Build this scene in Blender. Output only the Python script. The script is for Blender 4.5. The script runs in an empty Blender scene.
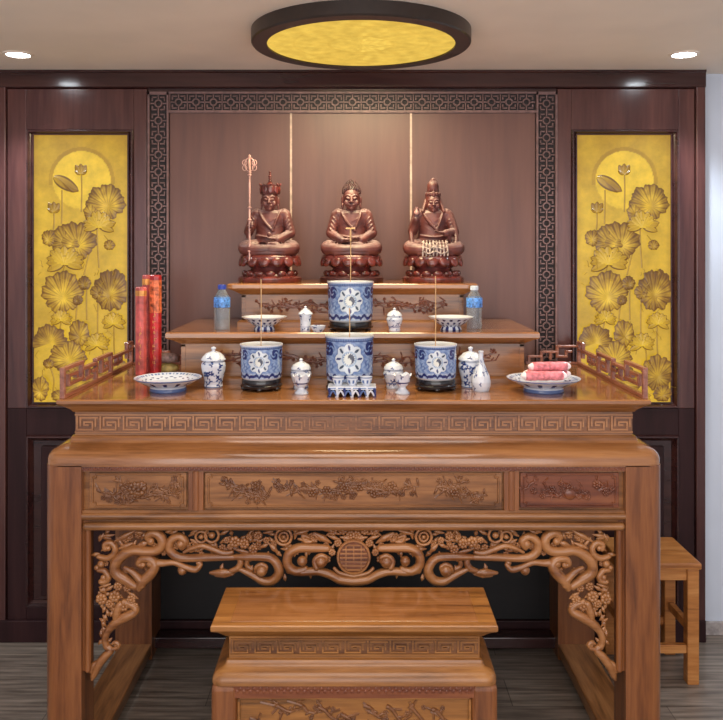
import bpy, math, random
from mathutils import Vector, Matrix, noise
random.seed(7)
PI = math.pi
C = bpy.context.scene.collection

# ------------------------------------------------------------------ helpers
def s2l(c):
    return tuple((x/255/12.92) if x/255 <= .04045 else ((x/255+.055)/1.055)**2.4 for x in c)

class MB:
    def __init__(s): s.v=[]; s.f=[]; s.c=[]; s.cur=(1,1,1)
    def add(s, vs, fs, cols=None):
        n=len(s.v); s.v += [tuple(p) for p in vs]; s.f += [tuple(i+n for i in f) for f in fs]
        s.c += (cols if cols else [s.cur]*len(vs))
    def box(s,x0,x1,y0,y1,z0,z1):
        if x0>x1:x0,x1=x1,x0
        if y0>y1:y0,y1=y1,y0
        if z0>z1:z0,z1=z1,z0
        s.add([(x0,y0,z0),(x1,y0,z0),(x1,y1,z0),(x0,y1,z0),(x0,y0,z1),(x1,y0,z1),(x1,y1,z1),(x0,y1,z1)],
              [(0,3,2,1),(4,5,6,7),(0,1,5,4),(1,2,6,5),(2,3,7,6),(3,0,4,7)])
    def prism_z(s,poly,z0,z1):
        n=len(poly)
        s.add([(p[0],p[1],z0) for p in poly]+[(p[0],p[1],z1) for p in poly],
              [tuple(range(n-1,-1,-1)),tuple(range(n,2*n))]+[(i,(i+1)%n,n+(i+1)%n,n+i) for i in range(n)])
    def prism_y(s,poly,y0,y1):   # poly in x,z
        n=len(poly)
        s.add([(p[0],y0,p[1]) for p in poly]+[(p[0],y1,p[1]) for p in poly],
              [tuple(range(n)),tuple(range(2*n-1,n-1,-1))]+[(i,n+i,n+(i+1)%n,(i+1)%n) for i in range(n)])
    def ell(s,c,r,nu=16,nv=10,rot=None):
        vs=[];fs=[]
        M = rot if rot else Matrix.Identity(3)
        def P(x,y,z):
            q = M @ Vector((x*r[0],y*r[1],z*r[2])); return (c[0]+q.x,c[1]+q.y,c[2]+q.z)
        vs.append(P(0,0,-1))
        for j in range(1,nv):
            t=-PI/2+PI*j/nv
            for i in range(nu):
                a=2*PI*i/nu; vs.append(P(math.cos(t)*math.cos(a),math.cos(t)*math.sin(a),math.sin(t)))
        vs.append(P(0,0,1)); L=len(vs)-1
        for i in range(nu): fs.append((0,1+(i+1)%nu,1+i))
        for j in range(nv-2):
            for i in range(nu):
                a=1+j*nu+i; b=1+j*nu+(i+1)%nu; fs.append((a,b,b+nu,a+nu))
        for i in range(nu):
            fs.append((L,1+(nv-2)*nu+i,1+(nv-2)*nu+(i+1)%nu))
        s.add(vs,fs)
    def tube(s,pts,rad,n=10,flat=1.0,balls=True,up=(0,1,0)):
        pts=[Vector(p) for p in pts]; m=len(pts)
        if not hasattr(rad,'__len__'): rad=[rad]*m
        up=Vector(up); vs=[];fs=[]
        for k,p in enumerate(pts):
            t=(pts[min(k+1,m-1)]-pts[max(k-1,0)])
            if t.length<1e-9: t=Vector((0,0,1))
            t.normalize()
            u=up - t*up.dot(t)
            if u.length<1e-3: u=Vector((1,0,0))-t*t.x
            u.normalize(); w=t.cross(u)
            for i in range(n):
                a=2*PI*i/n
                vs.append(p+(w*math.cos(a)+u*math.sin(a)*flat)*rad[k])
        for k in range(m-1):
            for i in range(n):
                a=k*n+i;b=k*n+(i+1)%n
                fs.append((a,b,b+n,a+n))
        fs.append(tuple(range(n-1,-1,-1))); fs.append(tuple(range((m-1)*n,m*n)))
        s.add(vs,fs)
        if balls:
            for k in (0,m-1):
                s.ell(pts[k],(rad[k],rad[k]*(flat if abs(up.y)>.5 else 1),rad[k]),n,6)
    def lathe(s,prof,seg=48,c=(0,0,0),paint=None,sx=1,sy=1,cap=True):
        vs=[];fs=[];cols=[]
        # arc length
        L=[0]
        for k in range(1,len(prof)): L.append(L[-1]+math.hypot(prof[k][0]-prof[k-1][0],prof[k][1]-prof[k-1][1]))
        for k,(r,z) in enumerate(prof):
            for i in range(seg):
                a=2*PI*i/seg
                vs.append((c[0]+sx*r*math.cos(a),c[1]+sy*r*math.sin(a),c[2]+z))
                th=(a-1.5*PI); th=(th+PI)%(2*PI)-PI   # 0 = facing -Y
                cols.append(paint(th,r,z,L[k]/L[-1]) if paint else s.cur)
        for k in range(len(prof)-1):
            for i in range(seg):
                a=k*seg+i;b=k*seg+(i+1)%seg
                fs.append((a,b,b+seg,a+seg))
        if cap:
            fs.append(tuple(range(seg-1,-1,-1))); m=(len(prof)-1)*seg; fs.append(tuple(range(m,m+seg)))
        s.add(vs,fs,cols)
    def sweep(s,rect,prof,rk=0.0,caps=True,nc=5,ramin=0.0):
        x0,x1,y0,y1=rect; m=None; vs=[];fs=[]
        for (o,z) in prof:
            r=max(ramin,rk*o); lp=[]
            X0,X1,Y0,Y1=x0-o,x1+o,y0-o,y1+o
            for cx,cy,a0 in ((X1-r,Y0+r,-PI/2),(X1-r,Y1-r,0),(X0+r,Y1-r,PI/2),(X0+r,Y0+r,PI)):
                for k in range(nc+1):
                    a=a0+PI/2*k/nc; lp.append((cx+r*math.cos(a),cy+r*math.sin(a),z))
            m=len(lp); vs+=lp
        for k in range(len(prof)-1):
            for i in range(m):
                a=k*m+i;b=k*m+(i+1)%m; fs.append((a,b,b+m,a+m))
        if caps:
            fs.append(tuple(range(m-1,-1,-1))); q=(len(prof)-1)*m; fs.append(tuple(range(q,q+m)))
        s.add(vs,fs)

def smooth_pts(p,n=6):
    """Catmull-Rom through 2-D/3-D points"""
    p=[Vector(q) for q in p]; out=[]
    for i in range(len(p)-1):
        a=p[max(i-1,0)];b=p[i];c=p[i+1];d=p[min(i+2,len(p)-1)]
        for k in range(n):
            t=k/n
            out.append(.5*((2*b)+(c-a)*t+(2*a-5*b+4*c-d)*t*t+(3*b-a-3*c+d)*t**3))
    out.append(p[-1]); return out

def root_of(o):
    while o.parent: o=o.parent
    return o
def obj(name,mb,mat,parent=None,smooth=None,bevel=0,local=False,label=None,bseg=2):
    me=bpy.data.meshes.new(name)
    off=Vector((0,0,0))
    if parent is not None and not local: off=Vector(root_of(parent).location)
    me.from_pydata([(v[0]-off.x,v[1]-off.y,v[2]-off.z) for v in mb.v],[],mb.f)
    me.validate()
    ca=me.color_attributes.new('Col','FLOAT_COLOR','POINT')
    if len(mb.c)==len(me.vertices):
        ca.data.foreach_set('color',[x for c in mb.c for x in (c[0],c[1],c[2],1.0)])
    me.materials.append(mat)
    o=bpy.data.objects.new(name,me); C.objects.link(o)
    if parent is not None: o.parent=parent
    if label: o['label']=label
    if smooth is not None:
        me.polygons.foreach_set('use_smooth',[True]*len(me.polygons))
        if smooth<180: me.set_sharp_from_angle(angle=math.radians(smooth))
    if bevel:
        b=o.modifiers.new('Bevel','BEVEL'); b.width=bevel; b.segments=bseg; b.limit_method='ANGLE'; b.angle_limit=math.radians(35)
        b.harden_normals=False
    return o
def thing(name,label,cat,loc=(0,0,0),group=None):
    o=bpy.data.objects.new(name,None); C.objects.link(o); o.location=loc; o.empty_display_size=.05
    o['label']=label; o['category']=cat
    if group: o['group']=group
    return o
def tag(o,label,cat,group=None):
    o['label']=label; o['category']=cat
    if group: o['group']=group
    return o
def struct(name,mb,mat,**k):
    o=obj(name,mb,mat,**k); o['kind']='structure'; return o
def copy_tree(o,loc=None,label=None):
    c=o.copy(); C.objects.link(c)
    if loc is not None: c.location=loc
    if label: c['label']=label
    for ch in list(o.children):
        d=ch.copy(); C.objects.link(d); d.parent=c
        for g in list(ch.children):
            e=g.copy(); C.objects.link(e); e.parent=d
    return c

# ------------------------------------------------------------------ materials
def newmat(name):
    m=bpy.data.materials.new(name); m.use_nodes=True
    nt=m.node_tree; b=nt.nodes['Principled BSDF']; return m,nt,b
def N(nt,t,**k):
    n=nt.nodes.new(t)
    for a,v in k.items(): setattr(n,a,v)
    return n
def ramp(nt,stops):
    r=N(nt,'ShaderNodeValToRGB'); e=r.color_ramp.elements
    e[0].position=stops[0][0]; e[0].color=(*s2l(stops[0][1]),1)
    e[1].position=stops[-1][0]; e[1].color=(*s2l(stops[-1][1]),1)
    for p,c in stops[1:-1]:
        x=e.new(p); x.color=(*s2l(c),1)
    return r
def wood(name,dark,mid,light,axis='X',rough=.35,coat=.3,scale=1.0,bump=.15,spec=.5):
    m,nt,b=newmat(name); L=nt.links
    tc=N(nt,'ShaderNodeTexCoord'); mp=N(nt,'ShaderNodeMapping')
    sc={'X':(1.2,14,14),'Y':(14,1.2,14),'Z':(14,14,1.2)}[axis]
    mp.inputs['Scale'].default_value=[q*scale for q in sc]
    L.new(tc.outputs['Object'],mp.inputs['Vector'])
    n1=N(nt,'ShaderNodeTexNoise'); n1.inputs['Scale'].default_value=1.6; n1.inputs['Detail'].default_value=8; n1.inputs['Distortion'].default_value=.8
    n2=N(nt,'ShaderNodeTexNoise'); n2.inputs['Scale'].default_value=9; n2.inputs['Detail'].default_value=5
    L.new(mp.outputs[0],n1.inputs['Vector']); L.new(mp.outputs[0],n2.inputs['Vector'])
    mx=N(nt,'ShaderNodeMath',operation='MULTIPLY_ADD'); L.new(n2.outputs['Fac'],mx.inputs[0]); mx.inputs[1].default_value=.3
    ml=N(nt,'ShaderNodeMath',operation='MULTIPLY'); L.new(n1.outputs['Fac'],ml.inputs[0]); ml.inputs[1].default_value=.75
    L.new(ml.outputs[0],mx.inputs[2])
    r=ramp(nt,[(.36,dark),(.52,mid),(.70,light)]); L.new(mx.outputs[0],r.inputs['Fac'])
    L.new(r.outputs['Color'],b.inputs['Base Color'])
    b.inputs['Roughness'].default_value=rough; b.inputs['Coat Weight'].default_value=coat; b.inputs['Coat Roughness'].default_value=rough*.5
    b.inputs['Specular IOR Level'].default_value=spec
    bp=N(nt,'ShaderNodeBump'); bp.inputs['Strength'].default_value=bump; bp.inputs['Distance'].default_value=.001
    L.new(mx.outputs[0],bp.inputs['Height']); L.new(bp.outputs[0],b.inputs['Normal'])
    return m
def plain(name,col,rough=.5,coat=0,metal=0,noise_amt=.06,nscale=40,spec=.5):
    m,nt,b=newmat(name); L=nt.links
    tc=N(nt,'ShaderNodeTexCoord'); n=N(nt,'ShaderNodeTexNoise'); n.inputs['Scale'].default_value=nscale
    L.new(tc.outputs['Object'],n.inputs['Vector'])
    a=tuple(max(0,c*(1-noise_amt*2)) for c in col); d=tuple(min(255,c*(1+noise_amt*2)) for c in col)
    r=ramp(nt,[(.3,a),(.7,d)]); L.new(n.outputs['Fac'],r.inputs['Fac']); L.new(r.outputs['Color'],b.inputs['Base Color'])
    b.inputs['Roughness'].default_value=rough; b.inputs['Coat Weight'].default_value=coat; b.inputs['Metallic'].default_value=metal
    b.inputs['Specular IOR Level'].default_value=spec
    return m
def vcol(name,rough=.2,coat=.5,emit=0.0,cloud=0.0):
    m,nt,b=newmat(name); L=nt.links
    a=N(nt,'ShaderNodeAttribute',attribute_name='Col')
    out=a.outputs['Color']
    if cloud:
        tc=N(nt,'ShaderNodeTexCoord'); n=N(nt,'ShaderNodeTexNoise'); n.inputs['Scale'].default_value=14; n.inputs['Detail'].default_value=8; n.inputs['Roughness'].default_value=.65
        L.new(tc.outputs['Object'],n.inputs['Vector'])
        mr=N(nt,'ShaderNodeMapRange'); mr.inputs[1].default_value=.3; mr.inputs[2].default_value=.7; mr.inputs[3].default_value=1-cloud; mr.inputs[4].default_value=1+cloud
        L.new(n.outputs['Fac'],mr.inputs[0])
        vm=N(nt,'ShaderNodeVectorMath',operation='SCALE'); L.new(out,vm.inputs[0]); L.new(mr.outputs[0],vm.inputs['Scale']); out=vm.outputs[0]
    if emit:
        b.inputs['Base Color'].default_value=(0.02,0.015,0.005,1)
        L.new(out,b.inputs['Emission Color']); b.inputs['Emission Strength'].default_value=emit
    else: L.new(out,b.inputs['Base Color'])
    b.inputs['Roughness'].default_value=rough; b.inputs['Coat Weight'].default_value=coat; b.inputs['Coat Roughness'].default_value=.08
    return m

HONEY=((92,56,30),(138,90,50),(166,114,68))
M={}
M['wood_x']=wood('honey wood grain across',*HONEY,axis='X',rough=.3)
M['wood_z']=wood('honey wood grain upright',(98,54,28),(130,77,41),(150,94,52),axis='Z',rough=.32)
M['wood_y']=wood('honey wood grain deep',*HONEY,axis='Y',rough=.32)
M['wood_top']=wood('polished honey wood top',(110,68,36),(148,96,54),(170,116,70),axis='X',rough=.16,coat=.6,bump=.04)
M['wood_carve']=wood('carved honey wood',(116,68,36),(158,104,60),(182,126,78),axis='X',rough=.3,coat=.35,scale=.8)
M['wood_relief']=wood('shaded carved relief',(84,46,24),(118,74,42),(142,94,56),axis='X',rough=.35,coat=.2,scale=1.5)  # darker copy of the carved wood, carving shadows put into its colour
M['wood_red']=wood('reddish carved wood',(84,40,24),(118,62,36),(142,84,50),axis='X',rough=.3)
M['wood_bench']=wood('bench wood',(102,64,30),(148,96,46),(176,120,62),axis='X',rough=.35)
M['wood_stool']=wood('stool wood',(150,90,40),(190,122,60),(212,148,84),axis='X',rough=.4)
M['lacquer']=wood('dark lacquered panel wood',(66,36,36),(82,48,45),(98,60,54),axis='Z',rough=.22,coat=.3,scale=.5,bump=.05)
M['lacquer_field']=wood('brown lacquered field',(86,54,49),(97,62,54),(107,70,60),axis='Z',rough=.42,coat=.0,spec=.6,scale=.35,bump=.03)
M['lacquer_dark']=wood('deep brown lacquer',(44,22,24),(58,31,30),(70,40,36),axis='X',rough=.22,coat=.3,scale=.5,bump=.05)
M['lacquer_shaded']=wood('shaded lower lacquer',(40,20,22),(50,26,28),(60,34,34),axis='Z',rough=.5,coat=0,scale=.5,bump=.05,spec=.25)  # darker copy of the lacquer, shade of the lower wall in its colour
M['shade_board']=wood('near black shade board',(14,12,12),(20,16,17),(26,21,22),axis='X',rough=.5,coat=0,scale=.5)  # near-black tone stands for the shade under the table
M['fret_wall']=plain('wall fret lattice',(112,84,82),.45)
M['fret_back']=plain('wall fret recess',(26,12,14),.6)
M['fret_red']=wood('gallery fret wood',(112,62,48),(148,92,72),(178,120,98),axis='Y',rough=.3)
M['ceiling']=plain('ceiling paint',(244,231,216),.7,noise_amt=.01,nscale=3)
M['white']=plain('white wall paint',(214,222,236),.7,noise_amt=.01,nscale=3)
M['inlay']=plain('pale gold inlay',(196,170,152),.45)
M['statue']=None
M['black']=plain('black stand lacquer',(20,20,26),.25,coat=.5)
M['porcelain']=vcol('painted porcelain')
M['ash']=plain('incense ash',(150,140,128),.9,nscale=200,noise_amt=.15)
M['stick']=plain('incense stick',(196,158,116),.8)
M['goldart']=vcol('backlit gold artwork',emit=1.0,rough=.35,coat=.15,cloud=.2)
M['lamp_rim']=plain('dark lamp rim',(44,34,30),.4,coat=.2)
M['lampart']=vcol('gold lamp diffuser',emit=1.05,rough=.4,coat=.0,cloud=.18)

def statue_mat():
    m,nt,b=newmat('dark rosewood figure'); L=nt.links
    tc=N(nt,'ShaderNodeTexCoord'); n=N(nt,'ShaderNodeTexNoise'); n.inputs['Scale'].default_value=18; n.inputs['Detail'].default_value=5
    L.new(tc.outputs['Object'],n.inputs['Vector'])
    r=ramp(nt,[(.3,(68,32,32)),(.55,(98,50,46)),(.75,(122,70,62))]); L.new(n.outputs['Fac'],r.inputs['Fac'])
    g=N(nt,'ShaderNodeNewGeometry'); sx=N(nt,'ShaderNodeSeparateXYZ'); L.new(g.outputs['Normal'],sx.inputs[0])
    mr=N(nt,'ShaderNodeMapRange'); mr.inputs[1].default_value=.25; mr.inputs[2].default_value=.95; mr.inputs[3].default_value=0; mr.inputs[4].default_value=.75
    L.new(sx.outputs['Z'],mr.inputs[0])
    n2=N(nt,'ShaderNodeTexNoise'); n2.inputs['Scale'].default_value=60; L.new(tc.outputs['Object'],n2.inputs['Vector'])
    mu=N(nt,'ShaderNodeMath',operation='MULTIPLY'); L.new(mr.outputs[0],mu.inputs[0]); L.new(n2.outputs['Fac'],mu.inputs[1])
    mx=N(nt,'ShaderNodeMix',data_type='RGBA'); L.new(mu.outputs[0],mx.inputs['Factor']); L.new(r.outputs['Color'],mx.inputs['A']); mx.inputs['B'].default_value=(*s2l((200,180,182)),1)  # pale on upward faces: slight dust plus painted ceiling-light highlights
    L.new(mx.outputs['Result'],b.inputs['Base Color'])
    b.inputs['Roughness'].default_value=.42; b.inputs['Coat Weight'].default_value=.15
    return m
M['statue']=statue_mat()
M['statue_base']=plain('dark red lotus base',(92,40,36),.25,coat=.5,noise_amt=.15,nscale=30)
M['statue_dark']=plain('dark base slab',(66,36,38),.3,coat=.4)
M['staff']=plain('carved staff wood',(190,146,138),.35,coat=.4,noise_amt=.1)
M['sash']=plain('pale dusty sash carving',(158,142,136),.5,noise_amt=.2,nscale=90)

def floor_mat():
    m,nt,b=newmat('grey plank floor'); L=nt.links
    tc=N(nt,'ShaderNodeTexCoord'); br=N(nt,'ShaderNodeTexBrick')
    mp=N(nt,'ShaderNodeMapping'); L.new(tc.outputs['Object'],mp.inputs[0])
    br.inputs['Scale'].default_value=1; br.inputs['Brick Width'].default_value=1.2; br.inputs['Row Height'].default_value=.2; br.inputs['Mortar Size'].default_value=.002
    br.inputs['Color1'].default_value=(*s2l((150,138,128)),1); br.inputs['Color2'].default_value=(*s2l((172,160,148)),1); br.inputs['Mortar'].default_value=(*s2l((110,100,92)),1)
    L.new(mp.outputs[0],br.inputs['Vector'])
    mp2=N(nt,'ShaderNodeMapping'); mp2.inputs['Scale'].default_value=(2,26,1); L.new(tc.outputs['Object'],mp2.inputs[0])
    n=N(nt,'ShaderNodeTexNoise'); n.inputs['Scale'].default_value=2; n.inputs['Detail'].default_value=7; L.new(mp2.outputs[0],n.inputs['Vector'])
    r=ramp(nt,[(.3,(150,146,142)),(.7,(255,252,248))]); L.new(n.outputs['Fac'],r.inputs['Fac'])
    mx=N(nt,'ShaderNodeMix',data_type='RGBA',blend_type='MULTIPLY'); mx.inputs['Factor'].default_value=1
    L.new(br.outputs['Color'],mx.inputs['A']); L.new(r.outputs['Color'],mx.inputs['B']); L.new(mx.outputs['Result'],b.inputs['Base Color'])
    b.inputs['Roughness'].default_value=.3
    return m
M['floor']=floor_mat()

# ------------------------------------------------------------------ camera
FPX=820.0; CZ=1.78
cam=bpy.data.cameras.new('camera'); co=bpy.data.objects.new('camera',cam); C.objects.link(co)
co.location=(0,0,CZ); co.rotation_euler=(PI/2,0,0)
cam.sensor_fit='HORIZONTAL'; cam.sensor_width=36; cam.lens=FPX/723*36
cam.shift_x=2.5/723; cam.shift_y=-110/723; cam.clip_start=.05  # unseen area fill added behind the camera, tilted up to brighten the ceiling
bpy.context.scene.camera=co

# measuring helpers: metres on the panelling plane from the survey grid
W=3.74; SW=FPX/W
def wx(p): return (p-359)/SW
def wz(p): return CZ-(p-250)/SW
XL,XR=-2.6,2.4; YB=-1.6; CEIL=wz(71)

# ------------------------------------------------------------------ room
b=MB(); b.box(XL,XR,YB,3.9,-.1,0); struct('floor',b,M['floor'])
b=MB(); b.box(XL,XR,YB,3.9,CEIL,CEIL+.1); struct('ceiling',b,M['ceiling'])
b=MB(); b.box(XL,XR,3.80,3.92,0,CEIL); struct('wall_back',b,M['white'])
b=MB(); b.box(XL-.1,XL,YB,3.9,0,CEIL); struct('wall_left',b,M['white'])
b=MB(); b.box(XR,XR+.1,YB,3.9,0,CEIL); struct('wall_right',b,M['white'])
b=MB(); b.box(wx(704)+.002,XR,3.785,3.80,0,.062); struct('baseboard_back',b,plain('grey baseboard',(168,160,158),.5),bevel=.004)
XE=wx(704)
Fz=3.733   # raised frame face
trimn=[0]
def trim(mb,mat,**k):
    trimn[0]+=1; return struct('trim_%d'%trimn[0],mb,mat,**k)
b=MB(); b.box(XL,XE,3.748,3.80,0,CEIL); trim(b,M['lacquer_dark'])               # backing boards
b=MB()                                                                         # cornice
prof=[(3.748,wz(71)),(3.712,wz(71)),(3.712,wz(73)),(3.718,wz(74)),(3.718,wz(87.5)),(3.724,wz(88.2)),(3.748,wz(89))]
n=len(prof)
b.add([(XL,y,z) for y,z in prof]+[(XE,y,z) for y,z in prof],[tuple(range(n)),tuple(range(2*n-1,n-1,-1))]+[(i,n+i,n+(i+1)%n,(i+1)%n) for i in range(n)])
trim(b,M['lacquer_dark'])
def frame_bits(x0,x1,hx0,hx1):
    b=MB()
    for (a,c,d,e) in ((x0,hx0,89,408),(hx1,x1,89,408)): b.box(wx(a),wx(c),Fz,3.748,wz(e),wz(d))
    b.box(wx(hx0),wx(hx1),Fz,3.748,wz(130),wz(89))
    trim(b,M['lacquer'],bevel=.003)
    b=MB()
    for (a,c,d,e) in ((x0,hx0,408,640),(hx1,x1,408,640)): b.box(wx(a),wx(c),Fz,3.748,wz(e),wz(d))
    for (d,e) in ((408,435),(606,640)): b.box(wx(hx0),wx(hx1),Fz,3.748,wz(e),wz(d))
    trim(b,M['lacquer_shaded'],bevel=.003)
    # bevelled moulding in the two openings
    b=MB()
    for (t,u) in ((130,408),(435,606)):
        for k,(ins,yy) in enumerate(((0,Fz-.008),(3,Fz-.002),(6,3.745))):
            pass
        X0,X1,Z0,Z1=wx(hx0),wx(hx1),wz(u),wz(t)
        rings=[(0,Fz-.001),(.004,Fz-.01),(.010,Fz-.01),(.016,Fz),(.026,3.744),(.028,3.7485)]
        vs=[];fs=[]
        for o,y in rings: vs+=[(X0+o,y,Z0+o),(X1-o,y,Z0+o),(X1-o,y,Z1-o),(X0+o,y,Z1-o)]
        for k in range(len(rings)-1):
            for i in range(4):
                a=k*4+i;c=k*4+(i+1)%4; fs.append((a,c,c+4,a+4))
        b.add(vs,fs)
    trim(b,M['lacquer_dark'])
    b=MB(); b.box(wx(hx0+14),wx(hx1-14),3.738,3.748,wz(596),wz(446)); trim(b,M['lacquer_shaded'],bevel=.004)
frame_bits(8,147,27,134)
frame_bits(557,694,571,678)
b=MB(); b.box(XL,wx(7),3.722,3.748,0,wz(84)); b.box(wx(695),XE,3.722,3.748,0,wz(84)); trim(b,M['lacquer'],bevel=.004)
b=MB(); b.box(XL,XE,3.715,3.733,0,.10); trim(b,M['lacquer_shaded'],bevel=.004)
b=MB(); b.box(wx(170),wx(290.3),3.742,3.748,wz(480),wz(113)); b.box(wx(291.7),wx(410.3),3.742,3.748,wz(640),wz(113)); b.box(wx(411.7),wx(535),3.742,3.748,wz(640),wz(113)); trim(b,M['lacquer_field'])
b=MB(); b.box(wx(147),wx(557),3.728,3.742,.10,wz(470)); trim(b,M['shade_board'],bevel=.003)  # sheet added to paint the wall under the table dark with shade
for px in (291,411):
    b=MB(); b.box(wx(px-1),wx(px+1),3.739,3.747,wz(640),wz(113)); trim(b,M['inlay'])
# fret borders
def fret_cells(b,cx,cz,w,h,t,y0,y1,cols=True):
    # one lattice cell: ring, cross bars, four corner hooks
    R=min(w,h)*.24; n=14
    vs=[];fs=[]
    for i in range(n):
        a=2*PI*i/n
        for r in (R,R-t*1.1):
            for y in (y0,y1): vs.append((cx+r*math.cos(a),y,cz+r*math.sin(a)))
    for i in range(n):
        j=(i+1)%n
        o0,o1,i0,i1=4*i,4*i+1,4*i+2,4*i+3; p0,p1,q0,q1=4*j,4*j+1,4*j+2,4*j+3
        fs+=[(o0,p0,q0,i0),(o0,o1,p1,p0),(i0,q0,q1,i1)]
    b.add(vs,fs)
    hw,hh=w/2,h/2; s=t/2
    b.box(cx-s,cx+s,y0,y1,cz+R-t*.5,cz+hh); b.box(cx-s,cx+s,y0,y1,cz-hh,cz-R+t*.5)
    b.box(cx-hw,cx-R+t*.5,y0,y1,cz-s,cz+s); b.box(cx+R-t*.5,cx+hw,y0,y1,cz-s,cz+s)
    for sx in (-1,1):
        for sz in (-1,1):
            x1=cx+sx*hw*.72; z1=cz+sz*hh*.72
            b.box(x1-s,x1+s,y0,y1,z1,cz+sz*hh*.28)
            b.box(min(x1,cx+sx*hw*.28)-s,max(x1,cx+sx*hw*.28)+s,y0,y1,z1-s,z1+s)
def fret_column(x0,x1):
    b=MB(); X0,X1=wx(x0),wx(x1); b.box(X0,X1,3.744,3.748,wz(640),wz(92)); trim(b,M['fret_back'])
    b=MB(); y0,y1=3.736,3.745; t=.0055
    b.box(X0,X0+.009,y0-.006,y1,wz(640),wz(92)); b.box(X1-.009,X1,y0-.006,y1,wz(640),wz(92)); b.box(X0,X1,y0-.006,y1,wz(95),wz(92))
    p=17.1; k=0; w=X1-X0-.018
    while 95+p*(k+1)<640:
        cz=wz(95+p*(k+.5)); fret_cells(b,(X0+X1)/2,cz,w,p/SW,t,y0,y1); k+=1
    trim(b,M['fret_wall'])
fret_column(148,169); fret_column(536,557)
b=MB(); b.box(wx(169),wx(536),3.744,3.748,wz(113),wz(92)); trim(b,M['fret_back'])
b=MB(); y0,y1=3.736,3.745
b.box(wx(169),wx(536),y0-.006,y1,wz(94),wz(92)); b.box(wx(169),wx(536),y0-.006,y1,wz(113),wz(110.5))
p=(535-170)/21
for k in range(21):
    fret_cells(b,wx(170+p*(k+.5)),wz(102.2),p/SW,16.5/SW,.0055,y0,y1)
    b.box(wx(170+p*k)-.002,wx(170+p*k)+.002,y0,y1,wz(110.5),wz(94))
trim(b,M['fret_wall'])

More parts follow.
